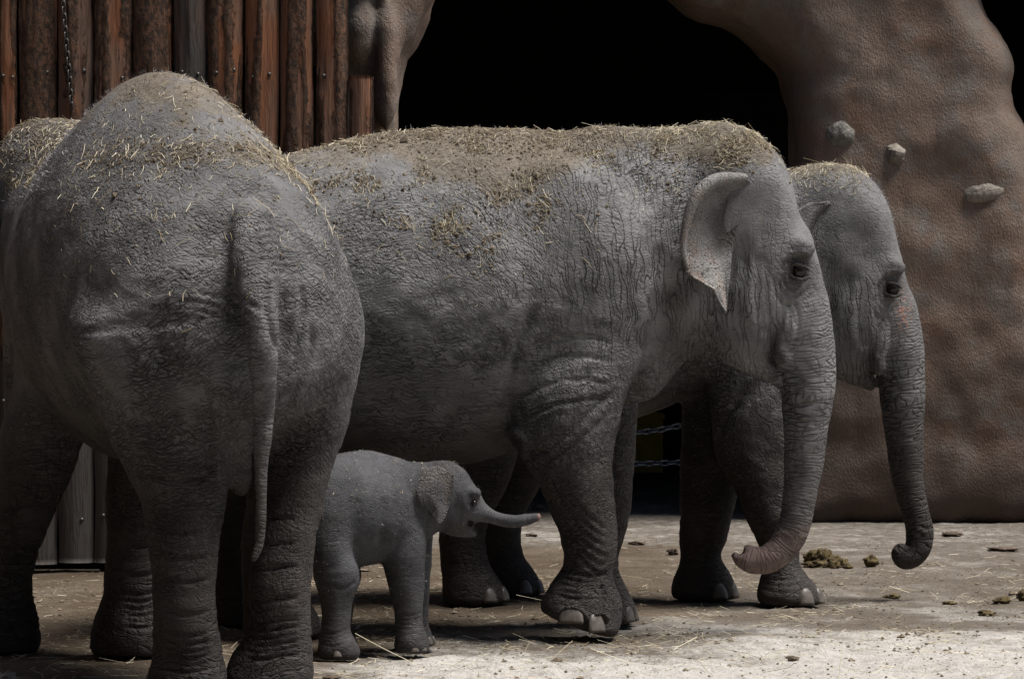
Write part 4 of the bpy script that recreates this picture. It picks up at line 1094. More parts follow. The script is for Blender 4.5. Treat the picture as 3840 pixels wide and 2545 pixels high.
# ---------------------------------------------------------------- materials of the place
def sand_material():
    m = NT('yard_sand')
    P = m.coord('Object')
    pale = m.attr('pale'); litter = m.attr('litter')
    n1 = m.noise(P, 2.2, 6, 0.62); n2 = m.noise(P, 14, 6, 0.7); n3 = m.noise(P, 70, 4, 0.7)
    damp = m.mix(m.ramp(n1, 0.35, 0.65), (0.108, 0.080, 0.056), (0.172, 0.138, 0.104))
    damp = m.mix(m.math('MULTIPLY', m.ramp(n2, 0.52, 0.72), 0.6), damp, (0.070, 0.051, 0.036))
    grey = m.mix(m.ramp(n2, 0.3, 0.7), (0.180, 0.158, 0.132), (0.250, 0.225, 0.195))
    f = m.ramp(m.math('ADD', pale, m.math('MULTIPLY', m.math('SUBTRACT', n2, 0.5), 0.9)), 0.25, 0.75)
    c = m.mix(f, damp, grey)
    white = m.mix(m.ramp(n2, 0.3, 0.7), (0.48, 0.448, 0.405), (0.62, 0.585, 0.540))  # pale sand, brightened in colour for the sunlit front
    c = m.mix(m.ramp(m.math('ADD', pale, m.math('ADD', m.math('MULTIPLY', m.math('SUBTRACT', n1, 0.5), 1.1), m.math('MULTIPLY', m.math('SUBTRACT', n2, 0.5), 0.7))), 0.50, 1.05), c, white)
    c = m.mix(m.math('MULTIPLY', m.ramp(m.math('ADD', n2, m.math('MULTIPLY', litter, 0.16)), 0.62, 0.78), 0.6), c, (0.10, 0.072, 0.045))
    sp = m.voro(P, 55, 'F1'); spm = m.math('MULTIPLY', m.math('SUBTRACT', 1.0, m.ramp(sp, 0.12, 0.22)), m.ramp(m.noise(P, 8, 3, 0.6), 0.5, 0.6))
    c = m.mix(m.math('MULTIPLY', spm, 0.75), c, (0.07, 0.052, 0.038))
    h = m.math('ADD', m.math('MULTIPLY', n2, 1.2), m.math('ADD', m.math('MULTIPLY', n3, 0.5), m.math('MULTIPLY', m.noise(P, 220, 3, 0.7), 0.25)))
    h = m.math('ADD', h, m.math('MULTIPLY', spm, 0.35))
    return m.fin(c, 0.95, m.bump(h, 0.035), 0.06)

def rock_material(name, a, b, c_, tint):
    m = NT(name)
    P = m.coord('Object')
    n1 = m.noise(P, 1.1, 5, 0.6); n2 = m.noise(P, 3.4, 5, 0.65); n3 = m.noise(P, 24, 5, 0.7)
    c = m.mix(m.ramp(n1, 0.38, 0.62), a, b)
    c = m.mix(m.math('MULTIPLY', m.ramp(n2, 0.46, 0.68), 0.7), c, c_)
    c = m.mix(m.math('MULTIPLY', m.ramp(m.noise(P, 2.0, 4, 0.6), 0.54, 0.68), 0.55), c, tint)
    c = m.mix(m.math('MULTIPLY', m.ramp(n3, 0.45, 0.75), 0.35), c, tuple(x * 0.55 for x in a))
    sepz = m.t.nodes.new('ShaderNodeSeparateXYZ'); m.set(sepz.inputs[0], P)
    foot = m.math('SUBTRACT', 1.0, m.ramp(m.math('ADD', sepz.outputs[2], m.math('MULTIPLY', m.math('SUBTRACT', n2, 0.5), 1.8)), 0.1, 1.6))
    c = m.mix(m.math('MULTIPLY', foot, 0.75), c, (0.062, 0.043, 0.034))  # shade towards the rock base painted into the colour
    strk = m.ramp(m.noise(m.mapping(P, scale=(1, 1, 0.16)), 5.5, 5, 0.65), 0.52, 0.70)
    c = m.mix(m.math('MULTIPLY', strk, 0.45), c, (0.075, 0.056, 0.045))
    st = m.noise(m.mapping(P, scale=(1, 1, 0.55)), 78, 3, 0.6)
    h = m.math('ADD', m.math('MULTIPLY', st, 0.7), m.math('ADD', m.math('MULTIPLY', m.noise(P, 95, 3, 0.6), 0.35), m.math('MULTIPLY', n2, 0.8)))
    return m.fin(c, 0.85, m.bump(h, 0.014), 0.10)

def wood_material(name, wood, red, greyw, bark, bark2):
    m = NT(name)
    P = m.coord('Object')
    info = m.t.nodes.new('ShaderNodeObjectInfo')
    rnd = info.outputs['Random']
    off = m.t.nodes.new('ShaderNodeCombineXYZ'); m.set(off.inputs[0], m.math('MULTIPLY', rnd, 37.0)); m.set(off.inputs[2], m.math('MULTIPLY', rnd, 91.0))
    Q = m.vadd(P, off.outputs[0])
    G = m.mapping(Q, scale=(1.0, 1.0, 0.05))
    warp = m.vadd(G, m.vscale(m.noise(Q, 3, 2, 0.5, out=1), 0.05))
    g1 = m.noise(warp, 55, 4, 0.65); g2 = m.noise(warp, 130, 2, 0.5)
    gw = m.attr('weather')
    base = m.mix(m.ramp(m.noise(m.mapping(Q, scale=(1, 1, 0.3)), 6, 4, 0.6), 0.38, 0.62), wood, red)
    base = m.mix(m.ramp(m.math('ADD', gw, m.math('MULTIPLY', m.math('SUBTRACT', m.noise(m.mapping(Q, scale=(1, 1, 0.25)), 5, 4, 0.6), 0.5), 0.8)), 0.35, 0.75), base, greyw)
    base = m.mix(m.math('MULTIPLY', m.ramp(g1, 0.42, 0.72), 0.55), base, (0.035, 0.022, 0.016))
    bk = m.attr('bark')
    bn = m.noise(m.mapping(Q, scale=(1, 1, 0.42)), 26, 6, 0.75)
    bm = m.ramp(m.math('ADD', bk, m.math('MULTIPLY', m.math('SUBTRACT', bn, 0.5), 0.9)), 0.42, 0.58)
    bc = m.mix(m.ramp(m.noise(m.mapping(Q, scale=(1, 1, 0.5)), 42, 5, 0.7), 0.4, 0.62), bark, bark2)
    bc = m.mix(m.ramp(m.noise(Q, 75, 4, 0.7), 0.58, 0.74), bc, (0.36, 0.16, 0.075))
    c = m.mix(bm, base, bc)
    h = m.math('ADD', m.math('MULTIPLY', g1, -0.35), m.math('MULTIPLY', g2, -0.12))
    h = m.math('ADD', h, m.math('MULTIPLY', bm, m.math('MULTIPLY_ADD', m.noise(m.mapping(Q, scale=(1, 1, 0.4)), 48, 5, 0.75), 2.2, 0.3)))
    return m.fin(c, m.math('MULTIPLY_ADD', bm, 0.2, 0.62), m.bump(h, 0.026), 0.14)

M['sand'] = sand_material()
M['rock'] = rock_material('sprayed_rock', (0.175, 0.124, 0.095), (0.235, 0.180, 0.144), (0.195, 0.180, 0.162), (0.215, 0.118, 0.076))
M['rock_dark'] = rock_material('cave_rock', (0.035, 0.030, 0.026), (0.05, 0.042, 0.036), (0.03, 0.027, 0.025), (0.03, 0.02, 0.015))
M['stone'] = flat_material('embedded_stone', (0.235, 0.205, 0.17), 0.85, 0.3, nscale=9, namp=0.3, bumpd=0.02, bscale=30)
M['stone_grey'] = flat_material('embedded_grey_stone', (0.185, 0.172, 0.15), 0.85, 0.3, nscale=12, namp=0.35, bumpd=0.03, bscale=22)
M['wood'] = wood_material('log_slab', (0.225, 0.130, 0.088), (0.265, 0.112, 0.056), (0.078, 0.070, 0.063), (0.080, 0.056, 0.043), (0.225, 0.122, 0.076))
M['bolt'] = flat_material('bolt_steel', (0.10, 0.095, 0.09), 0.45, 0.5, 0.8, nscale=60, namp=0.4)
M['chain'] = flat_material('chain_zinc', (0.62, 0.63, 0.65), 0.38, 0.5, 0.9, nscale=40, namp=0.3)
M['yellow'] = flat_material('yellow_plastic', (0.60, 0.43, 0.03), 0.5, 0.4, nscale=6, namp=0.2)
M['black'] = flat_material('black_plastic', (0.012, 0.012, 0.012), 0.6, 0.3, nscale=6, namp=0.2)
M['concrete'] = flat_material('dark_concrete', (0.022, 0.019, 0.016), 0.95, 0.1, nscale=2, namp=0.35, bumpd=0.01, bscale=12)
def straw_material():
    m = NT('straw')
    a = m.attr('tone')
    c = m.mix(a, (0.19, 0.138, 0.065), (0.66, 0.59, 0.43))
    return m.fin(c, 0.6, None, 0.35)
M['straw'] = straw_material()
def dirt_material():
    m = NT('dried_mud_crumbs')
    c = m.mix(m.attr('tone'), (0.085, 0.064, 0.043), (0.20, 0.165, 0.120))
    return m.fin(c, 0.95, None, 0.15)
M['dirt'] = dirt_material()
def dung_material():
    m = NT('dung')
    P = m.coord('Object')
    n = m.noise(P, 26, 5, 0.7)
    c = m.mix(m.ramp(n, 0.35, 0.62), (0.070, 0.050, 0.028), (0.155, 0.112, 0.045))
    c = m.mix(m.ramp(m.noise(P, 60, 4, 0.7), 0.58, 0.7), c, (0.28, 0.23, 0.09))
    return m.fin(c, 0.85, m.bump(m.noise(P, 90, 4, 0.75), 0.02), 0.25)
M['dung'] = dung_material()

# ---------------------------------------------------------------- ground
def stretch(a, b, step, lo, hi, g=1.22):
    c = list(np.arange(a, b + 1e-6, step))
    s = step
    while c[-1] < hi: s *= g; c.append(c[-1] + s)
    s = step
    while c[0] > lo: s *= g; c.insert(0, c[0] - s)
    return np.array(c)
gx = stretch(-3.3, 4.0, 0.032, -250, 250)
gy1 = stretch(11.2, 17.6, 0.034, -120, 17.5)
gy2 = stretch(gy1[-1] + 0.06, 25.0, 0.08, gy1[-1] + 0.06, 500)
gy = np.concatenate([gy1, gy2])
GX, GY = np.meshgrid(gx, gy, indexing='ij')
def ground_uv(X, Y):
    Yc = np.maximum(Y, 6.0)
    return 1920 + X * F / Yc, HOR + CAM_H * F / Yc
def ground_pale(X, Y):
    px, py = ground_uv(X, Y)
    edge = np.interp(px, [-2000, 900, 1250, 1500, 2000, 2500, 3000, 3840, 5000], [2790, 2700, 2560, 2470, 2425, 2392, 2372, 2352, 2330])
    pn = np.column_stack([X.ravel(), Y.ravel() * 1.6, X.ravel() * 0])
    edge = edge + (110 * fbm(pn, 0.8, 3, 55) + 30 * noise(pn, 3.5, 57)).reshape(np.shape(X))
    front = 1.15 * sstep(-300, 200, py - edge)  # pale sand at front right, its sunlight partly painted in
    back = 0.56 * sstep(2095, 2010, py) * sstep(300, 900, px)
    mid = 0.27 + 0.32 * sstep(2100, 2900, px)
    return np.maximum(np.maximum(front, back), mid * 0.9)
def ground_h(X, Y):
    p = np.column_stack([X.ravel(), Y.ravel(), np.zeros(X.size)])
    px, py = ground_uv(X.ravel(), Y.ravel())
    front = sstep(2290, 2560, py) * sstep(1150, 1900, px)
    near = sstep(26, 20, p[:, 1])
    h = 0.010 * fbm(p, 1.6, 4, 50) + 0.007 * noise(p, 5.5, 60) + 0.005 * noise(p, 12, 61) + 0.003 * noise(p, 26, 62)
    # raked-up, trodden sand in the foreground
    tr = np.abs(noise(p * np.array((1.0, 0.55, 1)), 2.6, 70))
    h += front * (0.070 * fbm(p * np.array((1, .7, 1)), 1.1, 3, 71) + 0.045 * (0.25 - tr) + 0.018 * np.abs(noise(p, 9, 72)) - 0.01)
    # rumpled strip where hooves have churned the damp soil
    mid = sstep(2330, 2270, py) * sstep(2040, 2110, py)
    h += mid * 0.012 * np.abs(noise(p, 7, 75)) * sstep(600, 1400, px)
    return (h * near - 0.010).reshape(X.shape)
GZ = ground_h(GX, GY)
gme = mesh_np('ground', np.stack([GX, GY, GZ], -1).reshape(-1, 3), grid_faces(len(gx), len(gy)))
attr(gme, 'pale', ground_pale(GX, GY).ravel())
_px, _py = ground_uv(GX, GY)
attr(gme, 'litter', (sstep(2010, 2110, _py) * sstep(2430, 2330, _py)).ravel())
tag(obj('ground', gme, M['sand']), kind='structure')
def gz(x, y):
    return float(ground_h(np.array([[x]]), np.array([[y]]))[0, 0])
def gpt(px, py):
    Y = CAM_H * F / (py - HOR); return PX(px, Y), Y

# ---------------------------------------------------------------- rock arch and pillars
def poly_sdf(gx_, gz_, poly):
    X, Z = np.meshgrid(gx_, gz_, indexing='ij'); d = np.full(X.shape, 99.0); ins = np.zeros(X.shape, bool)
    n = len(poly)
    for i in range(n):
        a, b = poly[i], poly[(i + 1) % n]; ab = b - a
        t = np.clip(((X - a[0]) * ab[0] + (Z - a[1]) * ab[1]) / ((ab ** 2).sum() + 1e-12), 0, 1)
        d = np.minimum(d, np.hypot(X - a[0] - t * ab[0], Z - a[1] - t * ab[1]))
        c = ((a[1] > Z) != (b[1] > Z)) & (X < (b[0] - a[0]) * (Z - a[1]) / (b[1] - a[1] + 1e-12) + a[0])
        ins ^= c
    return np.where(ins, -d, d)
def rock_slab(name, poly_px, Y, t, k, h, lo, hi, seed, amp, extra=None, mat='rock', swell=0.5):
    Fd = Field(lo, hi, h)
    poly = np.array([(PX(a, Y), PZ(b, Y)) for a, b in poly_px])
    d2 = poly_sdf(Fd.ax[0], Fd.ax[2], poly).astype(np.float32)[:, None, :]
    y = Fd.ax[1][None, :, None]; z = Fd.ax[2][None, None, :]
    yc = Y + t
    dy = np.abs(y - yc) - t - 0.18 * np.clip(0.9 - z, 0, 1) ** 2 * swell
    hh = np.clip(0.5 + 0.5 * (dy - d2) / k, 0, 1)
    Fd.f = (d2 * (1 - hh) + dy * hh + k * hh * (1 - hh)).astype(np.float32)
    if extra: extra(Fd)
    v, q = Fd.mesh(); v = smooth_mesh(v, q, 2); n = vnormals(v, q)
    d = amp * (fbm(v, 1.3, 3, seed) * 0.9 + 0.28 * fbm(v, 4.2, 3, seed + 5) + 0.06 * noise(v, 15, seed + 8))
    v = v + n * d[:, None]
    me = mesh_np(name, v, q)
    return obj(name, me, M[mat])
ARCH = [(1000, -120), (1500, -190), (2000, -230), (2350, -170), (2520, -60), (2600, 5), (2645, 28), (2700, 40), (2760, 58), (2820, 98), (2880, 148), (2930, 190), (2962, 235), (2985, 310), (2998, 410), (3004, 520), (3006, 650),
        (3000, 900), (2985, 1200), (2968, 1500), (2950, 1800), (2930, 2000), (4130, 2000), (4060, 1500), (3990, 1000), (3925, 700), (3865, 450), (3835, 395), (3812, 330), (3820, 245), (3810, 180), (3780, 120), (3742, 60), (3712, 0), (3690, -90), (3720, -220), (4000, -300), (4500, -330), (4500, -760), (1000, -760)]
Y_R = 22.05
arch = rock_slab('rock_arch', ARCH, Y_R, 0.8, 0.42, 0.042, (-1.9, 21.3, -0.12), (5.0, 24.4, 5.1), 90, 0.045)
tag(arch, 'tall reddish brown sculpted rock pillar arching over the dark opening', 'rock arch')
def ray_y(o, x, z, y0=15.0):
    dg = o.data
    vs = np.empty(len(dg.vertices) * 3, np.float32); dg.vertices.foreach_get('co', vs); vs = vs.reshape(-1, 3)
    m = (np.abs(vs[:, 0] - x) < .06) & (np.abs(vs[:, 2] - z) < .06)
    return vs[m, 1].min() if m.any() else y0
def lump(name, r, seed, amp, n=20, facet=0.0):
    th = np.linspace(0, 2 * np.pi, n, endpoint=False); ph = np.linspace(0.02, np.pi - 0.02, n // 2 + 2)
    T, Ph = np.meshgrid(th, ph, indexing='ij')
    d = np.stack([np.cos(T) * np.sin(Ph), np.sin(T) * np.sin(Ph), np.cos(Ph)], -1).reshape(-1, 3)
    if facet:
        rr = np.random.RandomState(seed); pl = rr.normal(size=(11, 3)); pl /= np.linalg.norm(pl, axis=1)[:, None]
        off = rr.uniform(.62, .95, 11)
        rad = np.min(np.where(d @ pl.T > .12, off / np.maximum(d @ pl.T, .12), 9), 1); rad = np.minimum(rad, 1.25)
    else: rad = 1.0
    rad = rad * (1 + amp * fbm(d, 1.6, 3, seed) + amp * .35 * noise(d, 6, seed + 3))
    v = d * np.array(rad)[:, None] * np.array(r) if np.ndim(rad) else d * np.array(r)
    return mesh_np(name, v, grid_faces(n, n // 2 + 2, True, False)[:, ::-1], smooth=not facet)
for px, py, rx, rz, dp, sd, fc, mt, rot in ((3158, 505, 62, 58, .10, 3, 0, 'stone_grey', .3), (3350, 566, 54, 46, .10, 8, 1, 'stone', .25), (3690, 722, 84, 40, .06, 5, 0, 'stone', -.12)):
    x, z = PX(px, Y_R), PZ(py, Y_R); y = ray_y(arch, x, z)
    me = lump('embedded_stone', (rx * Y_R / F, dp, rz * Y_R / F), sd, .09 if not fc else .04, 26, fc)
    o = obj('embedded_stone', me, M[mt], arch); o.location = (x, y + dp * .6, z); o.rotation_euler = (0, rot, 0)
# left pillar beside the log fence
Y_L = 18.25
PIL = [(1700, -500), (1650, -120), (1607, 0), (1585, 60), (1552, 132), (1505, 182), (1484, 240), (1470, 320), (1458, 400), (1446, 500), (1438, 700), (1432, 1200), (1440, 1700), (1450, 2300), (1180, 2300), (1180, -500)]
def pil_extra(Fd):
    def e(px, py, rx, rz, dy, ry, k=.05): Fd.ell((PX(px, Y_L), Y_L + dy, PZ(py, Y_L)), (rx * Y_L / F, ry, rz * Y_L / F), k)
    e(1345, 90, 62, 165, .02, .16); e(1450, 180, 36, 330, .0, .10, .06); e(1350, -120, 120, 120, .0, .18)
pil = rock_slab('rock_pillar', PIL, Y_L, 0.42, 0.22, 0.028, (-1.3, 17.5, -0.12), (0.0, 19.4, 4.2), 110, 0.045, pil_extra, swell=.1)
tag(pil, 'narrow brown sculpted rock pillar standing at the end of the log fence', 'rock pillar')

# ---------------------------------------------------------------- dark shelter behind the arch
def box_mesh(name, lo, hi, bev=0.0):
    lo = np.array(lo, float); hi = np.array(hi, float)
    v = np.array([[(lo, hi)[i][0], (lo, hi)[j][1], (lo, hi)[k][2]] for i in (0, 1) for j in (0, 1) for k in (0, 1)])
    f = np.array([[0, 1, 3, 2], [4, 6, 7, 5], [0, 4, 5, 1], [2, 3, 7, 6], [0, 2, 6, 4], [1, 5, 7, 3]])
    return mesh_np(name, v, f, smooth=False)
sh = empty('shelter', (2.5, 28, 0))
def part(name, lo, hi, mat, parent=sh):
    o = obj(name, box_mesh(name, np.array(lo) - np.array(parent.location), np.array(hi) - np.array(parent.location)), mat, parent)
    return o
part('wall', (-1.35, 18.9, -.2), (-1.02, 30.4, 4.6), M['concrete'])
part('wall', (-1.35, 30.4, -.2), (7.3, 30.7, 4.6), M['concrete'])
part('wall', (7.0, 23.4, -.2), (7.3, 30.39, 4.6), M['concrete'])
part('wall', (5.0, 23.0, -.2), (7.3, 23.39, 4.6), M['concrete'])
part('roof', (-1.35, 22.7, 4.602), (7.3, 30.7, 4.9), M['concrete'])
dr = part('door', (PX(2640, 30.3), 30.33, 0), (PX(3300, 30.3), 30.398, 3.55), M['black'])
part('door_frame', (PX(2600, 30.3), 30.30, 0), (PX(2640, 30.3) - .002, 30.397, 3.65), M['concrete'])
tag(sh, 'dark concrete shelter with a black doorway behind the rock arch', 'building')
# yellow crate and black tub inside
cr = empty('plastic_crate', (PX(2405, 29.3), 29.3, 0), .05)
w_, d_, h_ = .36, .42, .54
for nm, lo, hi in (('side_panel', (-w_ / 2, -d_ / 2, .02), (w_ / 2, -d_ / 2 + .02, h_)), ('side_panel', (-w_ / 2, d_ / 2 - .02, .02), (w_ / 2, d_ / 2, h_)), ('end_panel', (-w_ / 2, -d_ / 2 + .022, .02), (-w_ / 2 + .02, d_ / 2 - .022, h_ - .002)), ('end_panel', (w_ / 2 - .02, -d_ / 2 + .022, .02), (w_ / 2, d_ / 2 - .022, h_ - .002)), ('base', (-w_ / 2 + .003, -d_ / 2 + .003, 0), (w_ / 2 - .003, d_ / 2 - .003, .019)), ('rim', (-w_ / 2 - .015, -d_ / 2 - .015, h_ - .05), (w_ / 2 + .015, -d_ / 2 - .001, h_ - .01))):
    obj(nm, box_mesh(nm, lo, hi), M['yellow'], cr)
tag(cr, 'yellow plastic crate on the shelter floor behind the chains', 'crate')
tb_ = empty('plastic_tub', (PX(2532, 29.6), 29.6, 0))
pr = np.array([(.10, 0), (.13, .02), (.15, .40), (.17, .41), (.17, .44), (.14, .44), (.12, .05), (.0, .04)])
th = np.linspace(0, 2 * np.pi, 20, endpoint=False)
vv = np.array([[r * np.cos(t), r * np.sin(t), z] for r, z in pr for t in th])
obj('tub_shell', mesh_np('tub_shell', vv, grid_faces(len(pr), 20, False, True)), M['black'], tb_)
obj('handle', tube_mesh('handle', [(-.165, 0, .40), (-.12, -.12, .30), (0, -.19, .26), (.12, -.12, .30), (.165, 0, .40)], [.008] * 5, 6), M['bolt'], tb_)
tag(tb_, 'black plastic tub beside the yellow crate in the shelter', 'tub')

# unseen block behind the viewer and walls on the left, added to cut sky light
blk = empty('sky_blocker', (0, -4, 0))
part('wall', (-22, -9, -.2), (22, -4, 12.5), M['concrete'], blk)  # body of the added sky blocker
part('roof', (-22.5, -9.5, 12.501), (22.5, -2.6, 12.9), M['concrete'], blk)  # top of the added sky blocker
tag(blk, 'long dark unseen block added behind the viewer to cut sky light', 'building')
lw = rock_slab('sky_block_wall', [(-2900, -900), (-480, -900), (-480, 2300), (-2900, 2300)], 17.6, 0.5, .3, .07, (-7.6, 17.2, -.15), (-3.3, 19.2, 4.8), 120, .12, swell=.1)  # out-of-view wall added to block sky from the left
tag(lw, 'rough brown rock wall added beyond the log fence to block sky light', 'wall')
sw = rock_slab('sky_block_wall', [(1920, -3600), (17920, -3400), (17920, 2700), (1920, 2700)], 12.0, 0.5, .4, .12, (-.3, 11.4, -.2), (16.4, 13.6, 6.4), 125, .18, swell=.1)  # unseen side wall added to darken the left flanks
sw.rotation_euler = (0, 0, math.radians(90)); sw.location = (6.9, 1.6, 0)
tag(sw, 'high brown rock wall added beside the elephant yard to block sky light', 'wall')
# ---------------------------------------------------------------- chains
def link_mesh(L, W, r, name='link'):
    th = np.linspace(0, 2 * np.pi, 16, endpoint=False)
    c = np.stack([np.cos(th) * W / 2, np.zeros(16), np.sin(th) * W / 2], 1)
    c[:, 2] += np.sign(np.sin(th) + 1e-9) * (L - W) / 2
    t = np.roll(c, -1, 0) - np.roll(c, 1, 0); t /= np.linalg.norm(t, axis=1)[:, None]
    b = np.array([0, 1.0, 0]); a = np.cross(t, b)
    ph = np.linspace(0, 2 * np.pi, 6, endpoint=False)
    v = c[:, None] + r * (np.cos(ph)[None, :, None] * a[:, None] + np.sin(ph)[None, :, None] * b[None, None])
    return mesh_np(name, v.reshape(-1, 3), grid_faces(16, 6, True, True))
def chain(name, pts, L, W, r, label, group=None, mat='chain'):
    root = empty(name, tuple(pts[0])); me = link_mesh(L, W, r)
    C = catmull(np.array(pts, float), 24) if len(pts) > 2 else np.linspace(pts[0], pts[1], 200)
    arc = np.concatenate([[0], np.cumsum(np.linalg.norm(np.diff(C, axis=0), axis=1))])
    pitch = L - 2.6 * r; s = pitch / 2; i = 0
    while s < arc[-1]:
        p = np.array([np.interp(s, arc, C[:, k]) for k in range(3)]); p2 = np.array([np.interp(s + .01, arc, C[:, k]) for k in range(3)])
        d = Vector(p2 - p).normalized()
        o = obj('link', me, M[mat], root); o.location = Vector(p) - root.location
        o.rotation_euler = (d.to_track_quat('Z', 'Y') @ Matrix.Rotation(math.radians(90 * (i % 2) + 28), 3, 'Z').to_quaternion()).to_euler()
        s += pitch; i += 1
    tag(root, label, 'chain', group)
YC = 24.75
chain('chain', [PT(1440, 1735, YC), PT(1950, 1741, YC), PT(2300, 1740, YC), PT(2560, 1733, YC), PT(2940, 1712, YC)], .080, .042, .0085, 'lower galvanised chain stretched level across the shelter opening')
chain('chain', [PT(1440, 1590, YC + .1), PT(1950, 1655, YC + .1), PT(2395, 1621, YC + .1), PT(2560, 1594, YC + .1), PT(2950, 1520, YC + .1)], .080, .042, .0085, 'upper galvanised chain sagging across the shelter opening')
# ---------------------------------------------------------------- log fence
Y_F = 17.75
fence = empty('log_fence', (PX(650, Y_F), Y_F, 0))
tag(fence, 'tall fence of upright half-log slabs with patches of bark', 'fence')
def plank(px0, px1, top, z0, seed, bark, weather, lean=0.0):
    """upright half-log: front bulges towards the viewer, bark flakes stand proud"""
    x0, x1 = PX(px0, Y_F), PX(px1, Y_F); w = (x1 - x0); cx = (x0 + x1) / 2
    nz = 130; na = 13
    zs = np.linspace(z0, top, nz); an = np.linspace(-1, 1, na)
    Zg, A_ = np.meshgrid(zs, an, indexing='ij')
    p3 = np.column_stack([np.full(Zg.size, seed * 3.7), A_.ravel() * 2, Zg.ravel()])
    wl = w / 2 * (1 + .05 * noise(np.column_stack([np.full(nz, seed), np.zeros(nz), zs]), 1.4, seed)[:, None])
    edge = noise(np.column_stack([np.full(nz, seed + 9.), np.zeros(nz), zs]), 3.0, seed)[:, None] * .006
    X = A_ * wl + lean * (Zg - 1.5) + edge
    bulge = .065 * np.sqrt(np.clip(1 - (A_ * .96) ** 2, 0, 1))
    bk = np.clip(bark + .75 * fbm(p3 * np.array((1, .8, .55)), 1.3, 4, seed) , 0, 1)
    bk = bk * (.12 + .88 * sstep(.85, 1.5, p3[:, 2])); bump_ = .016 * sstep(.42, .58, bk) * (.7 + .5 * noise(p3, 9, seed)) + .003 * noise(p3 * np.array((1, 3, .4)), 3, seed)
    yv = -(bulge + bump_.reshape(Zg.shape))
    v = np.stack([X, yv, Zg], -1).reshape(-1, 3)
    back = np.stack([X[:, [0, -1]] * .98, np.full((nz, 2), .035), Zg[:, [0, -1]]], -1).reshape(-1, 3)
    k = nz * na
    f1 = grid_faces(nz, na)[:, ::-1]
    i = np.arange(nz - 1)
    l = np.stack([i * na, (i + 1) * na, k + (i + 1) * 2, k + i * 2], 1)[:, ::-1]; r = np.stack([i * na + na - 1, k + i * 2 + 1, k + (i + 1) * 2 + 1, (i + 1) * na + na - 1], 1)[:, ::-1]
    bkf = np.stack([k + i * 2, k + (i + 1) * 2, k + (i + 1) * 2 + 1, k + i * 2 + 1], 1)[:, ::-1]
    capf = [np.array([[j, j + 1, k + 1 if j >= na // 2 else k] for j in range(na - 1)] + [[na // 2, k + 1, k]]),
            np.array([[k - na + j + 1, k - na + j, k + 2 * nz - 1 if j >= na // 2 else k + 2 * nz - 2] for j in range(na - 1)] + [[k - na + na // 2, k + 2 * nz - 2, k + 2 * nz - 1]])]
    me = mesh_np('log_slab', np.vstack([v, back]), [f1, l, r, bkf] + capf)
    attr(me, 'bark', np.concatenate([bk.ravel(), np.full(2 * nz, bark)]))
    wz = np.clip(weather + 1.0 * sstep(1.6, .9, Zg), 0, 1)
    attr(me, 'weather', np.concatenate([wz.ravel(), np.full(2 * nz, weather)]))
    o = obj('log_slab', me, M['wood'], fence)
    o.location = (cx - fence.location.x, 0, 0)
    return o, w
SL = [(-420, -292, .55, .2), (-285, -150, .35, .5), (-143, -4, .6, .1), (0, 68, .45, .15), (73, 217, .62, .1), (221, 351, .12, .55), (355, 497, .52, .15), (505, 644, .68, .05), (655, 775, .06, .72), (780, 912, .55, .25), (918, 1043, .42, .15), (1052, 1176, .60, .1), (1186, 1303, .50, .1)]
bolt_me = lump('bolt', (.011, .009, .011), 2, .05, 12)
rB = random.Random(4)
for i, (a, b, bk, we) in enumerate(SL):
    o, w = plank(a, b, 3.75 + .12 * rB.random(), .02 + .03 * rB.random(), i + 1, bk, we, lean=.004 * (rB.random() - .5))
    for zz in (PZ(280 + rB.uniform(-16, 16), Y_F), .30, .95 + .1 * rB.random()):
        for sx in ((-.24, .26) if rB.random() < .6 else (rB.choice((-.22, .2)),)):
            q_ = obj('bolt', bolt_me, M['bolt'], o); q_.location = (sx * w, -.060, zz + rB.uniform(-.012, .012))
o, w = plank(1308, 1400, PZ(287, Y_F), .03, 31, .3, .35)
for zz in (PZ(330, Y_F),):
    q_ = obj('bolt', bolt_me, M['bolt'], o); q_.location = (-.1 * w, -.044, zz)
for zz in (.35, 1.6, 2.9):
    r_ = obj('rail', box_mesh('rail', (PX(-420, Y_F) - fence.location.x, .0365, zz - .09), (PX(1300, Y_F) - fence.location.x, .13, zz + .09)), M['wood'], fence)
obj('light_stop_backing', box_mesh('light_stop_backing', (PX(-430, Y_F) - fence.location.x, .132, 0.0), (PX(1300, Y_F) - fence.location.x, .16, 3.7)), M['concrete'], fence)  # added behind the slabs to keep sky light out of the gaps
chain('chain', [PT(228, -160, Y_F - .085), PT(236, 0, Y_F - .085), PT(250, 170, Y_F - .085), PT(262, 300, Y_F - .085), PT(268, 420, Y_F - .085)], .046, .024, .0042, 'thin dark chain hanging down the log fence', mat='bolt')

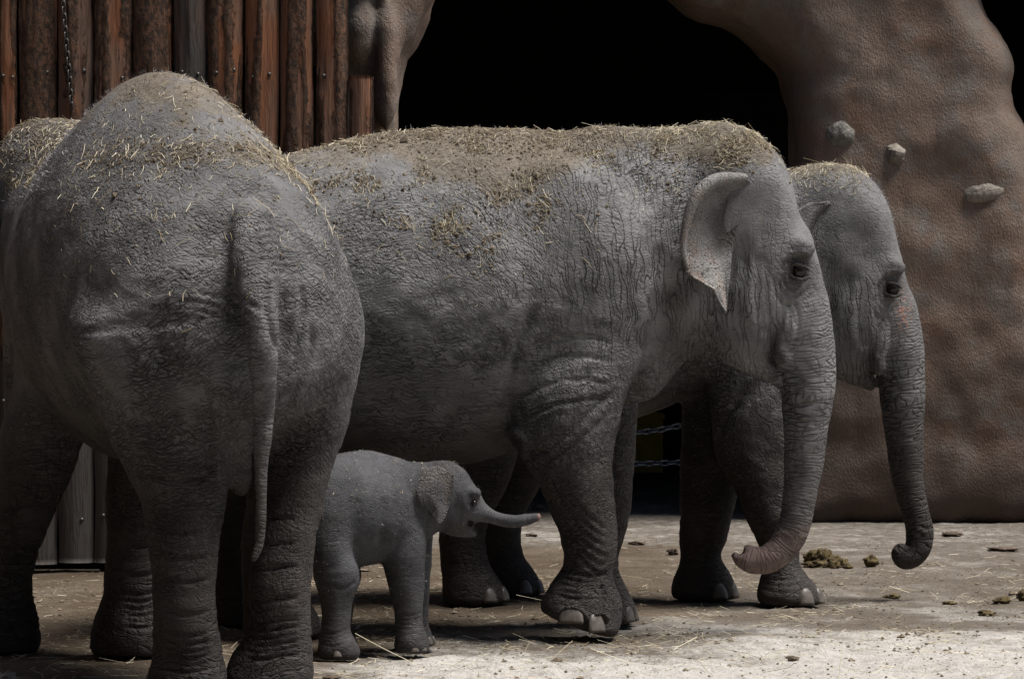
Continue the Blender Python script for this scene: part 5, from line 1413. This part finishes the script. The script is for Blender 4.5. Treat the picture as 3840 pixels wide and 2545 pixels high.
# ---------------------------------------------------------------- straw, crumbs, dung, stones
def scatter_mesh(name, pos, nrm, kind, rs, size, mat, parent=None):
    k = len(pos)
    n = nrm / (np.linalg.norm(nrm, axis=1)[:, None] + 1e-9)
    t = np.cross(n, rs.normal(size=(k, 3))); t /= np.linalg.norm(t, axis=1)[:, None] + 1e-9
    if kind == 'straw':
        t = t + n * rs.normal(0, .22, k)[:, None]; t /= np.linalg.norm(t, axis=1)[:, None]
        b = np.cross(n, t)
        L = size[0] * np.exp(rs.normal(0, .45, k))[:, None]; W = size[1] * rs.uniform(.5, 1.3, k)[:, None]
        bend = rs.normal(0, .10, k)[:, None] * L
        p = pos + n * (W * .8 + np.abs((t * n).sum(1))[:, None] * L * .5)
        v = np.stack([p - t * L / 2 - b * W, p - t * L / 2 + b * W, p + b * bend - b * W, p + b * bend + b * W, p + t * L / 2 - b * W, p + t * L / 2 + b * W,
                      p - t * L / 2 + n * W, p + b * bend + n * W * 1.2, p + t * L / 2 + n * W], 1)
        i = np.arange(k)[:, None] * 9
        q = [i + np.array([[a, b_, c, d]]) for a, b_, c, d in ((0, 6, 7, 2), (2, 7, 8, 4), (6, 1, 3, 7), (7, 3, 5, 8))]
        f = [np.concatenate(q)]
        tone = np.repeat(rs.uniform(0, 1, k) ** 1.2, 9)
    else:
        oc = np.array([(1, 0, 0), (-1, 0, 0), (0, 1, 0), (0, -1, 0), (0, 0, 1), (0, 0, -1)], float)
        b = np.cross(n, t)
        s = size[0] * np.exp(rs.normal(0, size[1], k))[:, None, None]
        loc = oc[None] * s * rs.uniform(.55, 1.35, (k, 6, 1)) * np.array((1, 1, .6))
        v = pos[:, None] + loc[..., 0:1] * t[:, None] + loc[..., 1:2] * b[:, None] + (loc[..., 2:3] + s * .2) * n[:, None]
        fo = np.array([(0, 2, 4), (2, 1, 4), (1, 3, 4), (3, 0, 4), (2, 0, 5), (1, 2, 5), (3, 1, 5), (0, 3, 5)])
        f = [(np.arange(k)[:, None, None] * 6 + fo[None]).reshape(-1, 3)]
        tone = np.repeat(rs.uniform(0, 1, k), 6)
    me = mesh_np(name, v.reshape(-1, 3), f, smooth=False)
    attr(me, 'tone', tone)
    o = obj(name, me, mat, parent); o['kind'] = 'stuff'
    return o
def strew(E, prob, n, kind, size, mat, name, label, seed):
    rs = np.random.RandomState(seed)
    p = np.clip(prob, 0, None); p = p / p.sum()
    i = rs.choice(len(E.v), n, p=p)
    nr = E.n[i]; ps = E.v[i] + rs.normal(0, .005, (n, 3)) * (1 - np.abs(nr))
    o = scatter_mesh(name, ps, nr, kind, rs, size, mat)
    o.matrix_world = E.root.matrix_basis.copy()
    tag(o, label, name.replace('_', ' '), kind='stuff')
    return o
for E in (A, B, C_, D): E.root.matrix_basis = E.root.matrix_basis
bpy.context.view_layer.update()
def pxy(E, X0, Y0): return (E.v[:, 0] + X0) * F / Y0 + 1920, HOR - (E.v[:, 2] - CAM_H) * F / Y0
bx_, by_ = pxy(B, X_B, Y_B)
cl = sstep(-.05, .35, fbm(B.v, 5.5, 4, 80)); vis = np.where(B.v[:, 1] < .25, 1.0, .25)
lowB = np.interp(bx_, [1150, 1300, 1500, 1750, 1950, 2100, 2300, 2500, 2700, 2900], [690, 760, 800, 900, 860, 720, 600, 600, 680, 560])
topB = np.interp(bx_, [1150, 1400, 1900, 2100, 2300, 2900], [560, 560, 590, 580, 530, 540])
pb = (by_ < 1150) * (bx_ > 1000) * (bx_ < 2960) * vis * (B.n[:, 2] > -.1)
crust = sstep(topB + 40, topB - 40, by_) * (.5 + cl)
patch = np.exp(-np.maximum(by_ - lowB, 0) / 60.0) * (.12 + cl ** 2) * sstep(topB - 60, topB + 20, by_)
bald = 1 - .9 * np.exp(-(((bx_ - 1480) / 190) ** 2 + ((by_ - 610) / 55) ** 2)) - .7 * np.exp(-(((bx_ - 2230) / 130) ** 2 + ((by_ - 720) / 90) ** 2))
bald = np.clip(bald, .03, 1)
strew(B, pb * (crust * 1.6 * (bx_ < 2300) + patch * 1.0) * bald, 26000, 'crumb', (.0028, .55), M['dirt'], 'dirt_crumbs', 'dried mud crumbs caked along the back of the striding elephant', 21)
strew(B, pb * (crust * .4 + patch + .5 * (bx_ > 2350) * crust) * bald, 4200, 'straw', (.028, .0011), M['straw'], 'straw', 'straw bits lying on the back of the striding elephant', 22)
ps_, pl, pz = A.v[:, 0], -A.v[:, 1], A.v[:, 2]
clA = sstep(-.1, .4, fbm(A.v, 5, 4, 81))
dl_ = pl - .1
band = np.exp(-((pz - (2.04 - np.where(dl_ < 0, .10, .38) * np.abs(dl_))) / .055) ** 2) * (ps_ < .9) * sstep(-.6, -.35, dl_)
gen = sstep(1.55, 1.95, pz) * (ps_ < 1.0) * np.clip(A.n[:, 2] + .3, 0, 1)
hd = (ps_ > 1.9) * (pz > 1.95) * (A.n[:, 2] > .1)
strew(A, band * (.5 + .6 * clA) * 2.0 + gen * .22 * (.3 + clA) + hd * .7, 13000, 'crumb', (.0025, .55), M['dirt'], 'dirt_crumbs', 'dried mud crumbs strewn over the rump of the elephant seen from behind', 23)
strew(A, band * (.45 + .6 * clA) * 2.0 + gen * .22 + hd * .8 + .04 * sstep(1.3, 1.7, pz) * (ps_ < .7), 2000, 'straw', (.032, .0012), M['straw'], 'straw', 'straw bits lying across the rump of the elephant seen from behind', 24)
cx_, cy_ = pxy(C_, X_C, Y_C)
pc = (cy_ < 760) * np.exp(-np.maximum(cy_ - 660, 0) / 40.) * (cx_ > 2950) * (cx_ < 3250) * (C_.n[:, 2] > .1)
strew(C_, pc, 650, 'straw', (.034, .0010), M['straw'], 'straw', 'straw bits heaped on the head of the half hidden elephant', 25)
dxp, dyp = pxy(D, X_D, Y_D)
strew(D, (D.n[:, 2] > .2) * (dyp < 1850) * (dxp < 1720) * (D.v[:, 1] < .1), 260, 'straw', (.008, .0008), M['straw'], 'straw', 'small straw bits on the back of the calf', 26)
# two long stalks on the half hidden elephant's head
rs = np.random.RandomState(31)
def gscatter(n, kind, size, mat, name, label, seed, dens):
    rs = np.random.RandomState(seed)
    out = []
    while len(out) < n:
        px = rs.uniform(-150, 4000, 4000); py = 1840 + 760 * rs.uniform(0, 1, 4000) ** .8
        keep = rs.uniform(0, 1, 4000) < dens(px, py) * ((py - HOR) / 1400) ** 0.5
        for a, b in zip(px[keep], py[keep]): out.append(gpt(a, b))
    P_ = np.array(out[:n]); z = ground_h(P_[:, 0:1], P_[:, 1:2])[:, 0]
    o = scatter_mesh(name, np.column_stack([P_, z]), np.tile(np.array([[0, 0, 1.0]]), (n, 1)), kind, rs, size, mat)
    tag(o, label, name.replace('_', ' '), kind='stuff')
nz_ = lambda px, py: sstep(-.2, .5, fbm(np.column_stack([px / 260, py / 90, px * 0]), 1.0, 3, 90))
gscatter(4200, 'straw', (.045, .0010), M['straw'], 'straw', 'loose straw littered over the sandy ground', 41, lambda px, py: .06 + .5 * nz_(px, py) * sstep(2030, 2120, py) * sstep(2480, 2360, py) + .12 * (py > 2350))
gscatter(8000, 'crumb', (.0045, .55), M['dirt'], 'soil_crumbs', 'small soil crumbs scattered over the sandy ground', 42, lambda px, py: .08 + .6 * nz_(px + 900, py) * sstep(2030, 2120, py) * sstep(2500, 2360, py))
gscatter(45, 'straw', (.13, .0016), M['straw'], 'long_straw', 'longer straw stalks lying on the sandy ground', 43, lambda px, py: .3 + .5 * (py > 2150))
def clod(name, px, py, w, hgt, seed, mat, label=None, cat=None, parent=None, grp=None, sink=.15, facet=0):
    x, y = gpt(px, py); s = w * y / F / 2; hz = hgt * y / F / 2
    me = lump(name, (s, s * .85, hz), seed, .55, 26, facet)
    o = obj(name, me, mat, parent)
    z = gz(x, y) + hz * (1 - sink)
    o.location = (x, y, z) if parent is None else (x - parent.location.x, y - parent.location.y, z - parent.location.z)
    if label: tag(o, label, cat, grp)
    return o
x, y = gpt(3110, 2112)
pile = empty('dung_pile', (x, y, gz(x, y)))
for i, (a, b, w, h) in enumerate(((3048, 2105, 70, 60), (3092, 2110, 84, 74), (3128, 2116, 60, 52), (3160, 2120, 50, 44), (3072, 2120, 70, 40), (3120, 2126, 70, 34), (3035, 2118, 50, 34), (3180, 2126, 36, 24))):
    clod('dung_clod', a, b, w * .92, h * .8, 60 + i, M['dung'], parent=pile)
tag(pile, 'heap of yellow brown dung on the ground behind the pink trunk tip', 'dung')
clod('dung_clod', 3266, 2122, 42, 46, 71, M['dung'], 'single round dung clod lying beside the dung heap', 'dung')
DP = ['flat dung patch between the pink trunk tip and the dark forefoot', 'flat dung smear on the sand below the curled trunk tip', 'trodden dung patch with dark soil beside it at the edge of bright sand', 'crumbly yellow dung patch just behind the trodden one', 'upright yellow dung lump near the crumbly patch', 'thin brown dung smear between curled trunk and crumbly patch']
for i, (a, b, w, h) in enumerate(((2640, 2172, 80, 22), (3345, 2238, 56, 18), (3700, 2302, 60, 24), (3760, 2262, 60, 26), (3838, 2250, 50, 44), (3560, 2258, 50, 16))):
    clod('dung_patch', a, b, w, h, 80 + i, M['dung'], DP[i], 'dung', None, 'dung patches')
M['soil'] = flat_material('dark_soil', (0.105, 0.078, 0.058), 0.95, 0.15, nscale=20, namp=0.4, bumpd=0.02, bscale=50)
SC = [(2016, 1905, 44, 20, 'dark soil lump in the shelter mouth behind the forelegs'), (2523, 2075, 40, 26, 'brown soil clod touching the dark foreleg of the half hidden elephant'), (2385, 2035, 60, 14, 'flat soil scrap behind the lifted forefoot'), (1992, 2010, 44, 12, 'flat soil scrap beside the calf trunk tip'), (3570, 2000, 70, 18, 'low soil heap at the foot of the rock arch'),
      (3760, 2060, 110, 16, 'wide low soil heap in front of the rock arch base'), (2975, 2452, 40, 20, 'dark crumbly soil clod lying on the bright sand'), (1240, 2540, 60, 20, 'soil clod beside the hind foot of the elephant seen from behind'), (395, 2128, 40, 24, 'soil clod lying against the foot of the log fence'), (110, 2235, 44, 12, 'flat dark soil scrap in front of the log fence')]
for i, (a, b, w, h, lb) in enumerate(SC):
    clod('soil_clod', a, b, w, h, 100 + i, M['soil'], lb, 'soil clod', None, 'soil clods on the ground')
for i, (a, b, w, h, lb) in enumerate(((2378, 2440, 30, 14, 'small pale flat pebble on the bright sand'), (6, 2560, 120, 62, 'rounded pale grey stone at the foot of the elephant seen from behind'))):
    clod('stone', a, b, w, h, 130 + i, M['stone'], lb, 'stone')
